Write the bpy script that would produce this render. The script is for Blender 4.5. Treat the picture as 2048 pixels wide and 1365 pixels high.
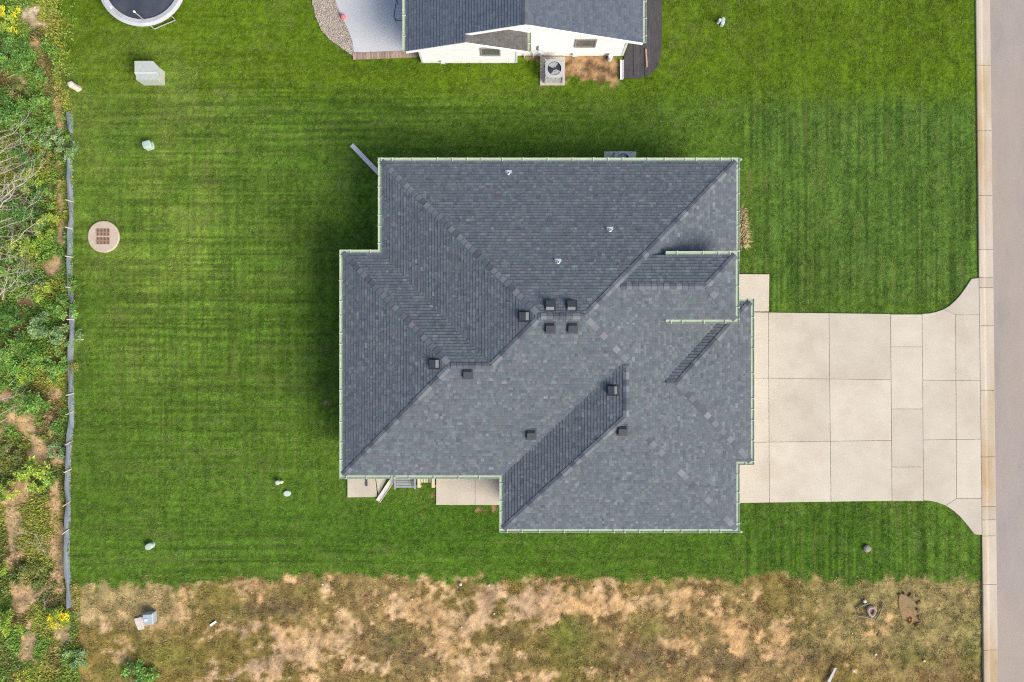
import bpy, math, random
import numpy as np
from mathutils import Vector

# ------------------------------------------------------------------ camera, sky, sun, exposure
for o in list(bpy.data.objects):
    bpy.data.objects.remove(o, do_unlink=True)
scene = bpy.context.scene
col = scene.collection
CAM_H = 36.0
cam_d = bpy.data.cameras.new('camera')
cam_d.sensor_width = 36.0
cam_d.lens = 1440.0 / 2048.0 * 36.0
cam_d.clip_start = 0.5
cam_d.clip_end = 1500.0
cam = bpy.data.objects.new('camera', cam_d)
cam.location = (0, 0, CAM_H)
cam.rotation_euler = (0, 0, 0)
col.objects.link(cam)
scene.camera = cam

SUN_EL = math.radians(36.5)
SUN_H = Vector((0.77, -0.64)).normalized()
SUN_ROT = math.atan2(SUN_H.x, SUN_H.y)
world = bpy.data.worlds.new('World')
scene.world = world
world.use_nodes = True
wn = world.node_tree
wn.nodes.clear()
w_out = wn.nodes.new('ShaderNodeOutputWorld')
w_bg = wn.nodes.new('ShaderNodeBackground')
w_sky = wn.nodes.new('ShaderNodeTexSky')
w_sky.sky_type = 'NISHITA'
w_sky.sun_disc = False
w_sky.sun_elevation = SUN_EL
w_sky.sun_rotation = SUN_ROT
w_sky.air_density = 1.0
w_sky.dust_density = 3.0
w_sky.ozone_density = 1.0
w_bg.inputs['Strength'].default_value = 0.15
wn.links.new(w_sky.outputs[0], w_bg.inputs['Color'])
wn.links.new(w_bg.outputs[0], w_out.inputs['Surface'])

sun_d = bpy.data.lights.new('sun', 'SUN')
sun_d.energy = 2.6
sun_d.angle = math.radians(32)
sun_d.color = (1.0, 0.94, 0.85)
sun = bpy.data.objects.new('sun', sun_d)
sdir = Vector((SUN_H.x * math.cos(SUN_EL), SUN_H.y * math.cos(SUN_EL), math.sin(SUN_EL)))
sun.rotation_euler = sdir.to_track_quat('Z', 'Y').to_euler()
sun.location = sdir * 60
col.objects.link(sun)

scene.view_settings.view_transform = 'Standard'
scene.view_settings.look = 'None'
scene.view_settings.exposure = 0.55
scene.view_settings.gamma = 1.0
scene.view_settings.use_curve_mapping = False
scene.cycles.max_bounces = 6
scene.cycles.use_denoising = False
scene.cycles.pixel_filter_type = 'BLACKMAN_HARRIS'
scene.cycles.filter_width = 1.15

random.seed(7)
RNG = np.random.default_rng(7)


# ------------------------------------------------------------------ coordinates
def P(px, py, h=0.0):
    """photograph pixel on a level h metres above the ground -> world point"""
    s = (CAM_H - h) / CAM_H / 40.0
    return Vector(((px - 1024.0) * s, (682.5 - py) * s, h))


# ------------------------------------------------------------------ noise in numpy
def _hash(ix, iy, seed):
    n = (ix.astype(np.int64) * 374761393 + iy.astype(np.int64) * 668265263 + seed * 974711) & 0xFFFFFFFF
    n = ((n ^ (n >> 13)) * 1274126177) & 0xFFFFFFFF
    n = ((n ^ (n >> 16)) * 2246822519) & 0xFFFFFFFF
    return ((n ^ (n >> 15)) & 0xFFFF) / 65535.0


def vnoise(x, y, seed=0):
    ix = np.floor(x); iy = np.floor(y)
    fx = x - ix; fy = y - iy
    fx = fx * fx * (3 - 2 * fx); fy = fy * fy * (3 - 2 * fy)
    a = _hash(ix, iy, seed); b = _hash(ix + 1, iy, seed)
    c = _hash(ix, iy + 1, seed); d = _hash(ix + 1, iy + 1, seed)
    return (a * (1 - fx) + b * fx) * (1 - fy) + (c * (1 - fx) + d * fx) * fy


def fbm(x, y, scale, octaves=4, seed=0, gain=0.5):
    s = 0.0; a = 1.0; t = 0.0; f = 1.0 / scale
    for i in range(octaves):
        # rotate each octave a little so that the lattice never shows
        an = 0.6 * i + 0.3 + seed
        xr = x * math.cos(an) - y * math.sin(an); yr = x * math.sin(an) + y * math.cos(an)
        s = s + a * vnoise(xr * f + 17.3 * i, yr * f - 9.1 * i, seed + i)
        t += a; a *= gain; f *= 2.03
    return s / t


def sstep(a, b, x):
    t = np.clip((x - a) / (b - a), 0, 1)
    return t * t * (3 - 2 * t)


def gauss(u, v, cx, cy, rx, ry, rot=0.0):
    c, s = math.cos(rot), math.sin(rot)
    du = (u - cx) * c + (v - cy) * s
    dv = -(u - cx) * s + (v - cy) * c
    return np.exp(-((du / rx) ** 2 + (dv / ry) ** 2))


def lerp3(c, d, t):
    return c * (1 - t[..., None]) + np.asarray(d) * t[..., None]


# ------------------------------------------------------------------ materials
MATS = {}


def _nodes(name):
    m = bpy.data.materials.new(name)
    m.use_nodes = True
    nt = m.node_tree
    b = nt.nodes['Principled BSDF']
    return m, nt, b


def pmat(name, c1, c2=None, scale=6.0, rough=0.75, bump=0.0, bscale=None, metal=0.0, spec=0.3,
         rand=0.0, stretch=(1, 1, 1), world=False, detail=5.0, c3=None, s3=0.6):
    """noise-mottled procedural paint / stone / plastic"""
    if name in MATS:
        return MATS[name]
    m, nt, b = _nodes(name)
    N, L = nt.nodes, nt.links
    c2 = c2 or tuple(x * 0.8 for x in c1)
    if world:
        geo = N.new('ShaderNodeNewGeometry'); src = geo.outputs['Position']
    else:
        tc = N.new('ShaderNodeTexCoord'); src = tc.outputs['Object']
    mp = N.new('ShaderNodeMapping'); mp.inputs['Scale'].default_value = stretch
    L.new(src, mp.inputs[0])
    nz = N.new('ShaderNodeTexNoise'); nz.inputs['Scale'].default_value = scale
    nz.inputs['Detail'].default_value = detail; nz.inputs['Roughness'].default_value = 0.62
    L.new(mp.outputs[0], nz.inputs['Vector'])
    mr = N.new('ShaderNodeMapRange'); mr.inputs[1].default_value = 0.3; mr.inputs[2].default_value = 0.7
    L.new(nz.outputs['Fac'], mr.inputs[0])
    mx = N.new('ShaderNodeMix'); mx.data_type = 'RGBA'
    mx.inputs[6].default_value = (*c1, 1); mx.inputs[7].default_value = (*c2, 1)
    L.new(mr.outputs[0], mx.inputs[0])
    out = mx.outputs[2]
    if c3:
        n3 = N.new('ShaderNodeTexNoise'); n3.inputs['Scale'].default_value = s3
        n3.inputs['Detail'].default_value = 6; n3.inputs['Roughness'].default_value = 0.6
        L.new(mp.outputs[0], n3.inputs['Vector'])
        r3 = N.new('ShaderNodeMapRange'); r3.inputs[1].default_value = 0.48; r3.inputs[2].default_value = 0.72
        L.new(n3.outputs['Fac'], r3.inputs[0])
        m3 = N.new('ShaderNodeMix'); m3.data_type = 'RGBA'; m3.inputs[7].default_value = (*c3, 1)
        L.new(out, m3.inputs[6]); L.new(r3.outputs[0], m3.inputs[0])
        out = m3.outputs[2]
    if rand:
        oi = N.new('ShaderNodeObjectInfo')
        ra = N.new('ShaderNodeMapRange'); ra.inputs[3].default_value = 1 - rand; ra.inputs[4].default_value = 1 + rand
        L.new(oi.outputs['Random'], ra.inputs[0])
        vm = N.new('ShaderNodeVectorMath'); vm.operation = 'SCALE'
        L.new(out, vm.inputs[0]); L.new(ra.outputs[0], vm.inputs['Scale'])
        out = vm.outputs[0]
    L.new(out, b.inputs['Base Color'])
    b.inputs['Roughness'].default_value = rough
    b.inputs['Metallic'].default_value = metal
    b.inputs['Specular IOR Level'].default_value = spec
    if bump:
        bn = N.new('ShaderNodeTexNoise'); bn.inputs['Scale'].default_value = bscale or scale * 6
        bn.inputs['Detail'].default_value = 4
        L.new(mp.outputs[0], bn.inputs['Vector'])
        bp = N.new('ShaderNodeBump'); bp.inputs['Strength'].default_value = bump
        bp.inputs['Distance'].default_value = 0.02
        L.new(bn.outputs['Fac'], bp.inputs['Height']); L.new(bp.outputs[0], b.inputs['Normal'])
    MATS[name] = m
    return m


def amat(name, rough=0.85, fine=40.0, amount=0.35, bump=0.0, spec=0.15, trans=0.0):
    """colour from the mesh's own piece-by-piece colour attribute, times a fine procedural grain"""
    if name in MATS:
        return MATS[name]
    m, nt, b = _nodes(name)
    N, L = nt.nodes, nt.links
    at = N.new('ShaderNodeAttribute'); at.attribute_name = 'Col'
    geo = N.new('ShaderNodeNewGeometry')
    nz = N.new('ShaderNodeTexNoise'); nz.inputs['Scale'].default_value = fine
    nz.inputs['Detail'].default_value = 4; nz.inputs['Roughness'].default_value = 0.7
    L.new(geo.outputs['Position'], nz.inputs['Vector'])
    mr = N.new('ShaderNodeMapRange'); mr.inputs[1].default_value = 0.3; mr.inputs[2].default_value = 0.7
    mr.inputs[3].default_value = 1 - amount; mr.inputs[4].default_value = 1 + amount
    L.new(nz.outputs['Fac'], mr.inputs[0])
    vm = N.new('ShaderNodeVectorMath'); vm.operation = 'SCALE'
    L.new(at.outputs['Color'], vm.inputs[0]); L.new(mr.outputs[0], vm.inputs['Scale'])
    L.new(vm.outputs[0], b.inputs['Base Color'])
    b.inputs['Roughness'].default_value = rough
    b.inputs['Specular IOR Level'].default_value = spec
    if bump:
        bp = N.new('ShaderNodeBump'); bp.inputs['Strength'].default_value = bump
        bp.inputs['Distance'].default_value = 0.03
        L.new(nz.outputs['Fac'], bp.inputs['Height']); L.new(bp.outputs[0], b.inputs['Normal'])
    if trans:
        tr = N.new('ShaderNodeBsdfTranslucent'); ms = N.new('ShaderNodeMixShader')
        L.new(vm.outputs[0], tr.inputs['Color'])
        ms.inputs[0].default_value = trans
        L.new(b.outputs[0], ms.inputs[1]); L.new(tr.outputs[0], ms.inputs[2])
        L.new(ms.outputs[0], N['Material Output'].inputs['Surface'])
    MATS[name] = m
    return m


# ------------------------------------------------------------------ mesh building
def wloc(o):
    v = Vector((0, 0, 0))
    while o is not None:
        v += Vector(o.location); o = o.parent
    return v


def empty(name, loc):
    o = bpy.data.objects.new(name, None)
    o.location = loc
    o.empty_display_size = 0.2
    col.objects.link(o)
    return o


def tag(o, label=None, cat=None, group=None, kind=None):
    if label: o['label'] = label
    if cat: o['category'] = cat
    if group: o['group'] = group
    if kind: o['kind'] = kind
    return o


class MB:
    def __init__(self):
        self.v = []; self.f = []; self.c = []; self.smooth = False

    def face(self, pts, color=None):
        b = len(self.v)
        self.v.extend([tuple(p) for p in pts])
        self.f.append(tuple(range(b, b + len(pts))))
        self.c.append(color)

    def box(self, x0, x1, y0, y1, z0, z1, color=None):
        self.hexa([(x0, y0, z0), (x1, y0, z0), (x1, y1, z0), (x0, y1, z0)],
                  [(x0, y0, z1), (x1, y0, z1), (x1, y1, z1), (x0, y1, z1)], color)

    def hexa(self, lo, hi, color=None):
        """prism between two rings of equal length"""
        b = len(self.v); n = len(lo)
        self.v.extend([tuple(p) for p in lo]); self.v.extend([tuple(p) for p in hi])
        self.f.append(tuple(reversed(range(b, b + n)))); self.c.append(color)
        self.f.append(tuple(range(b + n, b + 2 * n))); self.c.append(color)
        for i in range(n):
            j = (i + 1) % n
            self.f.append((b + i, b + j, b + n + j, b + n + i)); self.c.append(color)

    def prism(self, poly, z0, z1, color=None):
        self.hexa([(p[0], p[1], z0) for p in poly], [(p[0], p[1], z1) for p in poly], color)

    def obox(self, c, size, rz=0.0, color=None, taper=1.0):
        """box of size (sx, sy, sz) standing on point c, turned rz"""
        sx, sy, sz = size
        ca, sa = math.cos(rz), math.sin(rz)
        def ring(k, z):
            return [(c[0] + (x * k * ca - y * k * sa), c[1] + (x * k * sa + y * k * ca), c[2] + z)
                    for x, y in ((-sx / 2, -sy / 2), (sx / 2, -sy / 2), (sx / 2, sy / 2), (-sx / 2, sy / 2))]
        self.hexa(ring(1, 0), ring(taper, sz), color)

    def tube(self, pts, radii, n=6, color=None, cap=True):
        pts = [Vector(p) for p in pts]
        if not hasattr(radii, '__len__'):
            radii = [radii] * len(pts)
        b = len(self.v)
        for i, p in enumerate(pts):
            if i == 0: d = pts[1] - pts[0]
            elif i == len(pts) - 1: d = pts[-1] - pts[-2]
            else: d = pts[i + 1] - pts[i - 1]
            d.normalize()
            a = d.cross(Vector((0, 0, 1)))
            if a.length < 1e-3: a = d.cross(Vector((0, 1, 0)))
            a.normalize(); e = d.cross(a)
            for k in range(n):
                t = 2 * math.pi * k / n
                self.v.append(tuple(p + (a * math.cos(t) + e * math.sin(t)) * radii[i]))
        for i in range(len(pts) - 1):
            for k in range(n):
                q = (k + 1) % n
                self.f.append((b + i * n + k, b + i * n + q, b + (i + 1) * n + q, b + (i + 1) * n + k))
                self.c.append(color)
        if cap:
            self.f.append(tuple(reversed(range(b, b + n)))); self.c.append(color)
            e0 = b + (len(pts) - 1) * n
            self.f.append(tuple(range(e0, e0 + n))); self.c.append(color)

    def lathe(self, c, prof, n=24, color=None, sx=1.0, sy=1.0, rz=0.0):
        """prof: list of (radius, z); closed at top and bottom"""
        b = len(self.v)
        ca, sa = math.cos(rz), math.sin(rz)
        for r, z in prof:
            for k in range(n):
                t = 2 * math.pi * k / n
                x, y = r * math.cos(t) * sx, r * math.sin(t) * sy
                self.v.append((c[0] + x * ca - y * sa, c[1] + x * sa + y * ca, c[2] + z))
        m = len(prof)
        for i in range(m - 1):
            for k in range(n):
                q = (k + 1) % n
                self.f.append((b + i * n + k, b + i * n + q, b + (i + 1) * n + q, b + (i + 1) * n + k))
                self.c.append(color)
        self.f.append(tuple(reversed(range(b, b + n)))); self.c.append(color)
        e0 = b + (m - 1) * n
        self.f.append(tuple(range(e0, e0 + n))); self.c.append(color)

    def build(self, name, mat, parent=None, smooth=False, kind=None, base=None):
        off = wloc(parent) if parent is not None else Vector((0, 0, 0))
        if base is not None:
            off = Vector(base)
        me = bpy.data.meshes.new(name)
        vs = [(x - off.x, y - off.y, z - off.z) for x, y, z in self.v]
        me.from_pydata(vs, [], self.f)
        if any(c is not None for c in self.c):
            at = me.color_attributes.new('Col', 'FLOAT_COLOR', 'CORNER')
            buf = []
            for f, c in zip(self.f, self.c):
                c = c or (0.5, 0.5, 0.5)
                buf.extend([c[0], c[1], c[2], 1.0] * len(f))
            at.data.foreach_set('color', np.array(buf, dtype=np.float32))
        if smooth:
            me.polygons.foreach_set('use_smooth', [True] * len(me.polygons))
        me.materials.append(mat)
        o = bpy.data.objects.new(name, me)
        col.objects.link(o)
        if base is not None:
            o.location = off - (wloc(parent) if parent is not None else Vector((0, 0, 0)))
        if parent is not None:
            o.parent = parent
        if kind:
            o['kind'] = kind
        return o


def share(name, me, mat_unused, parent, loc, rz=0.0):
    """another piece with shared mesh data; loc in the world"""
    o = bpy.data.objects.new(name, me)
    col.objects.link(o)
    o.parent = parent
    o.location = Vector(loc) - wloc(parent)
    o.rotation_euler = (0, 0, rz)
    return o


def np_mesh(name, verts, faces_n, nper, colors, mat, kind=None, parent=None, smooth=False):
    """fast mesh: verts (N,3), faces_n (M,nper) ints, colors (N,3) on points"""
    me = bpy.data.meshes.new(name)
    V = np.ascontiguousarray(verts, dtype=np.float32)
    F = np.ascontiguousarray(faces_n, dtype=np.int32)
    me.vertices.add(len(V)); me.vertices.foreach_set('co', V.ravel())
    me.loops.add(F.size); me.loops.foreach_set('vertex_index', F.ravel())
    me.polygons.add(len(F))
    me.polygons.foreach_set('loop_start', np.arange(0, F.size, nper, dtype=np.int32))
    me.update(calc_edges=True)
    if colors is not None:
        at = me.color_attributes.new('Col', 'FLOAT_COLOR', 'POINT')
        C = np.ones((len(V), 4), dtype=np.float32); C[:, :3] = colors
        at.data.foreach_set('color', C.ravel())
    me.polygons.foreach_set('use_smooth', np.full(len(F), smooth))
    me.materials.append(mat)
    o = bpy.data.objects.new(name, me)
    col.objects.link(o)
    if parent is not None: o.parent = parent
    if kind: o['kind'] = kind
    return o


def blades(name, pos, length, width, lean, colors, mat, kind='stuff', shape='tri'):
    """one mesh of grass blades (triangles) or small leaves (diamonds)"""
    n = len(pos)
    a = RNG.uniform(0, 2 * np.pi, n)
    ca, sa = np.cos(a), np.sin(a)
    d = np.stack([ca * np.sin(lean), sa * np.sin(lean), np.cos(lean)], 1)
    pr = np.stack([-sa, ca, np.zeros(n)], 1)
    L = length[:, None]; W = width[:, None]
    if shape == 'tri':
        v = np.stack([pos - pr * W / 2, pos + pr * W / 2, pos + d * L], 1).reshape(-1, 3)
        f = np.arange(3 * n).reshape(n, 3); k = 3
    else:
        v = np.stack([pos, pos + d * L * 0.55 - pr * W / 2, pos + d * L, pos + d * L * 0.55 + pr * W / 2], 1).reshape(-1, 3)
        f = np.arange(4 * n).reshape(n, 4); k = 4
    c = np.repeat(colors, k, 0)
    return np_mesh(name, v, f, k, c, mat, kind)

# ------------------------------------------------------------------ the ground and its colours
def curb_u(v):
    return 1950.5 + v * 0.0118


def lawn_weight(u, v):
    """1 on the mown lawn, 0 on the rough ground"""
    n1 = fbm(u, v, 22, 3, 11) - 0.5
    n2 = fbm(u, v, 90, 3, 12) - 0.5
    south = 1166 - 8 * sstep(250, 600, u) + 6 * sstep(1500, 1900, u) + n1 * 36 + n2 * 26
    ls = 1 - sstep(-16, 16, v - south)
    west = 143 - 6 * sstep(820, 1050, v) + n1 * 7
    west = west - 28 * (1 - sstep(130, 215, v)) + n2 * 20 * (1 - sstep(150, 230, v))
    wide = 7 + 40 * (1 - sstep(120, 210, v))
    lw = sstep(-1, 1, (u - west) / wide)
    return ls * lw


BARE_LOT = [(495, 1170, 70, 8, 0, .9), (690, 1235, 45, 22, -.5, .8), (640, 1290, 90, 28, -.15, 1), (860, 1225, 60, 30, 0.2, .8),
            (905, 1275, 45, 18, -.6, .8), (975, 1200, 14, 42, .3, 1.2), (930, 1345, 90, 28, -.4, 1), (545, 1330, 60, 30, 0, .7),
            (1090, 1205, 70, 26, 0, .7), (1180, 1200, 40, 30, 0, .5), (1320, 1210, 70, 16, .1, .7), (1455, 1245, 20, 12, 0, 1),
            (1345, 1290, 50, 12, .1, .8), (1565, 1265, 30, 16, .7, 1.2), (1555, 1312, 40, 13, .1, 1.3), (1185, 1345, 30, 14, 0, .7),
            (350, 1230, 16, 12, 0, 1.2), (310, 1253, 14, 9, 0, 1.2), (215, 1255, 24, 16, .5, .7), (1770, 1190, 60, 16, 0, .5),
            (1690, 1330, 45, 7, .6, 1), (755, 1335, 40, 22, 0, .8), (1860, 1290, 30, 18, 0, .5), (430, 1335, 50, 18, .2, .4)]
DARK_LOT = [(560, 1215, 70, 18, .1, .8), (475, 1235, 60, 20, -.2, .6), (775, 1285, 45, 24, -.3, .9), (820, 1315, 50, 20, .1, .6),
            (700, 1200, 40, 14, .2, .4), (1020, 1270, 60, 18, .1, .6), (1270, 1310, 80, 30, .1, .7), (1450, 1320, 70, 28, .1, .7),
            (1620, 1320, 60, 25, 0, .6), (1050, 1330, 50, 20, 0, .4), (1900, 1330, 40, 40, 0, .4), (1200, 1245, 50, 14, 0, .5)]
GREEN_LOT = [(1135, 1270, 42, 38, .6, 1.2), (790, 1280, 25, 14, -.4, .7), (470, 1225, 25, 12, 0, .6), (1305, 1260, 22, 20, 0, .8),
             (1945, 1290, 26, 60, 0, 1), (1830, 1310, 50, 30, 0, .7), (600, 1180, 40, 8, 0, .3), (330, 1310, 60, 30, .2, .7),
             (420, 1180, 60, 12, 0, .5), (1150, 1330, 50, 20, 0, .5), (1700, 1180, 60, 12, 0, .6), (1420, 1175, 120, 8, 0, .4),
             (240, 1345, 40, 20, 0, .8)]
BARE_SCRUB = [(58, 35, 22, 40, .2, 1.2), (72, 100, 16, 24, 0, 1.1), (45, 155, 26, 18, -.5, 1.1), (112, 205, 12, 30, 0, .9),
              (122, 255, 8, 20, 0, .8), (122, 400, 8, 50, 0, 1.2), (125, 468, 10, 34, 0, 1.2), (105, 535, 18, 22, .2, 1.2),
              (55, 605, 24, 34, .2, 1.1), (70, 525, 30, 12, .2, .7), (112, 785, 14, 14, 0, 1.1), (50, 850, 32, 28, .5, 1.2),
              (70, 905, 18, 24, .3, .8), (112, 990, 10, 32, 0, 1.3), (30, 1010, 22, 50, .2, 1.1), (118, 1110, 14, 60, 0, 1.4),
              (25, 1090, 26, 50, 0, 1), (35, 1200, 24, 40, .2, 1.1), (55, 1300, 18, 50, .2, 1.1), (130, 1270, 16, 20, 0, 1),
              (15, 880, 12, 24, 0, .5), (95, 1340, 16, 16, 0, .8), (20, 780, 20, 20, 0, .8), (100, 840, 14, 30, 0, .7)]


def ctr(n, k=2.4):
    return np.clip((n - .5) * k + .5, 0, 1)


def patches(u, v, lst):
    s = np.zeros_like(u)
    for cx, cy, rx, ry, rot, w in lst:
        m = (np.abs(u - cx) < 3 * max(rx, ry)) & (np.abs(v - cy) < 3 * max(rx, ry))
        if m.any():
            s[m] += w * gauss(u[m], v[m], cx, cy, rx, ry, rot)
    return s


def lawn_color(u, v):
    n = fbm(u, v, 160, 4, 21); nf = fbm(u, v, 18, 3, 22); nm = fbm(u, v, 55, 3, 23)
    c = np.empty(u.shape + (3,)); c[:] = (0.112, 0.208, 0.022)
    # vivid, yellower turf along the neighbour's side and to the north-east
    viv = (1 - sstep(150, 240, v + 14 * (nm - .5))) * 0.8
    c = lerp3(c, (0.132, 0.222, 0.008), viv)
    # duller, streaked turf in front
    east = sstep(1460, 1540, u) * sstep(190, 235, v) * (1 - sstep(560, 640, v))
    c = lerp3(c, (0.100, 0.190, 0.030), east * .8)
    # thinner, yellowing turf behind the house
    yel = np.clip(gauss(u, v, 330, 480, 240, 330) * 1.0 + gauss(u, v, 250, 180, 190, 120) * .8 - 0.22, 0, 1) * (0.35 + 1.1 * sstep(.3, .7, nm))
    c = lerp3(c, (0.178, 0.262, 0.038), np.clip(yel, 0, 1) * .85)
    lush = gauss(u, v, 880, 1060, 420, 70) + gauss(u, v, 1640, 1080, 260, 70)
    c = lerp3(c, (0.072, 0.178, 0.014), np.clip(lush, 0, 1) * .7)
    # mottling and straw flecks
    c = c * (0.93 + 0.14 * ctr(n))[..., None]
    c = c * (0.92 + 0.16 * ctr(nf))[..., None]
    c = c * (0.74 + 0.52 * ctr(fbm(u, v, 4.0, 2, 24), 2.0))[..., None]
    dry = sstep(.50, .72, nm) * sstep(.48, .66, fbm(u, v, 9, 2, 26))
    c = lerp3(c, (0.20, 0.235, 0.065), dry * .28)
    c = lerp3(c, (0.23, 0.27, 0.075), sstep(.68, .85, fbm(u, v, 5, 2, 25)) * .5)
    # mower streaks: thin lines along the passes
    wv = np.clip(sstep(1450, 1500, u) * (.35 + .65 * sstep(185, 230, v)) + gauss(u, v, 420, 640, 300, 420) * .75, 0, 1)
    wh = np.clip(gauss(u, v, 420, 560, 320, 420) * .9 + (1 - sstep(480, 700, u)) * .25 + gauss(u, v, 700, 230, 600, 60) + gauss(u, v, 700, 1110, 700, 45) * .8, 0, 1)
    wob = 6 * (fbm(u, v, 340, 2, 31) - .5)
    sv = vnoise((u + wob) / 3.4, v / 140.0, 33) * .85 + vnoise((u + wob) / 9.0, v / 300.0, 34) * .15
    sh = vnoise(u / 140.0, (v + wob) / 3.4, 35) * .85 + vnoise(u / 330.0, (v + wob) / 9.0, 36) * .15
    c = c * (1 + wv * (ctr(sv, 1.5) - .5) * .60)[..., None]
    c = c * (1 + wh * (ctr(sh, 1.5) - .5) * .60)[..., None]
    lines = sstep(.72, .9, vnoise((u + wob) / 5.0, v / 90.0, 41)) * wv + sstep(.72, .9, vnoise(u / 110.0, (v + wob) / 4.6, 42)) * wh
    c = lerp3(c, (0.20, 0.24, 0.06), np.clip(lines, 0, 1) * .5)
    # worn earth by the patio and round the air conditioner
    earth = patches(u, v, [(962, 1021, 16, 7, .2, 1.3), (988, 1020, 4, 9, 0, 1), (866, 990, 8, 9, 0, 1), (1185, 137, 52, 23, 0, 2.2), (1486, 470, 8, 30, 0, 1.0),
                           (1120, 115, 120, 6, 0, .8), (655, 803, 8, 9, 0, .8), (1225, 150, 16, 14, 0, 1.0)])
    earth = sstep(.42, .72, np.clip(earth, 0, 1.25) * (0.45 + .9 * ctr(nm)) + (ctr(nf) - .5) * .8)
    ec = np.empty_like(c); ec[:] = (0.40, 0.25, 0.13); ec *= (0.4 + 1.1 * ctr(fbm(u, v, 9, 3, 52), 2))[..., None]
    c = c * (1 - earth[..., None]) + ec * earth[..., None]
    return np.clip(c, .004, 1), earth


def rough_color(u, v):
    """bare lot to the south and the scrub strip to the west"""
    n = fbm(u, v, 70, 4, 61); nf = fbm(u, v, 12, 3, 62, .65); nm = fbm(u, v, 28, 3, 63); nl = fbm(u, v, 210, 3, 64)
    west = 1 - sstep(136, 150, u)
    bare = patches(u, v, BARE_LOT) * (1 - west) + patches(u, v, BARE_SCRUB) * west
    dark = patches(u, v, DARK_LOT) * (1 - west)
    green = patches(u, v, GREEN_LOT) * (1 - west)
    b = bare * (1.05 + .35 * west) - dark * 1.15 - green * .8 + (n - .5) * 1.5 + (nm - .5) * 1.7 + (nf - .5) * 1.9 - .06
    b = b - west * (.80 - .50 * sstep(740, 860, v))
    b = b - .60 * sstep(1480, 1680, u) * (1 - west) - .2 * (1 - sstep(330, 470, u)) * (1 - west)
    bare_w = sstep(-.12, .62, b)
    straw = np.empty(u.shape + (3,)); straw[:] = (0.300, 0.215, 0.085)
    straw = lerp3(straw, (0.20, 0.122, 0.050), sstep(.42, .7, nm))
    straw = lerp3(straw, (0.215, 0.165, 0.042), sstep(.42, .62, nl) * .8)
    straw = lerp3(straw, (0.155, 0.108, 0.062), np.clip(dark, 0, 1) * .85)
    straw = lerp3(straw, (0.140, 0.155, 0.032), np.clip(green, 0, 1) * .85)
    straw = lerp3(straw, (0.37, 0.285, 0.13), (1 - sstep(300, 430, u)) * (1 - west) * (1 - sstep(1235, 1270, v)) * .8)
    straw = lerp3(straw, (0.27, 0.23, 0.09), sstep(1500, 1700, u) * (1 - sstep(1270, 1330, v)) * .6)
    straw = lerp3(straw, (0.13, 0.135, 0.042), west * (0.35 + .5 * sstep(.4, .6, n)))
    soil = np.empty_like(straw); soil[:] = (0.425, 0.285, 0.140)
    soil = lerp3(soil, (0.42, 0.26, 0.115), sstep(.45, .7, n) * .8)
    soil = lerp3(soil, (0.36, 0.245, 0.16), sstep(.5, .75, nl) * .7)
    soil = lerp3(soil, (0.40, 0.27, 0.15), west * sstep(.35, .6, nm) * .5)
    soil = lerp3(soil, (0.155, 0.095, 0.052), gauss(u, v, 55, 610, 40, 50) * .95)
    soil = lerp3(soil, (0.42, 0.36, 0.28), gauss(u, v, 58, 15, 40, 30) * .9)
    soil = lerp3(soil, (0.47, 0.325, 0.175), sstep(560, 640, u) * (1 - sstep(1000, 1100, u)) * sstep(.4, .6, nm) * .6)
    c = straw * (1 - bare_w[..., None]) + soil * bare_w[..., None]
    c = c * (0.66 + 0.68 * ctr(nf, 2))[..., None]
    c = c * (0.84 + 0.32 * ctr(nm, 2))[..., None]
    specks = sstep(.70, .86, fbm(u, v, 5.5, 2, 66))
    c = lerp3(c, (0.115, 0.085, 0.045), specks * .75)
    return np.clip(c, .004, 1), bare_w


def ground_z(u, v):
    lw = lawn_weight(u, v)
    west = 1 - sstep(100, 145, u)
    z_l = (fbm(u, v, 120, 3, 71) - .5) * 0.05
    z_r = (fbm(u, v, 60, 4, 72) - .5) * (0.20 + .2 * west) + (fbm(u, v, 9, 2, 73) - .5) * 0.07 - 0.02
    z = z_l * lw + z_r * (1 - lw) - 0.015
    near_conc = sstep(1440, 1480, u) * sstep(520, 545, v) * (1 - sstep(1070, 1090, v))
    z = z * (1 - near_conc) - 0.012 * near_conc
    z = np.where(u > curb_u(v) + 3, -0.35, z)
    return z


GX0, GX1, GY0, GY1, GR = -33.0, 24.6, -23.0, 24.0, 0.105
nx = int((GX1 - GX0) / GR) + 1; ny = int((GY1 - GY0) / GR) + 1
gx = np.linspace(GX0, GX1, nx); gy = np.linspace(GY0, GY1, ny)
X, Y = np.meshgrid(gx, gy)
U = 1024 + 40 * X; V = 682.5 - 40 * Y
LW = lawn_weight(U, V)
LC, EARTH = lawn_color(U, V)
RC, BARE = rough_color(U, V)
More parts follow.
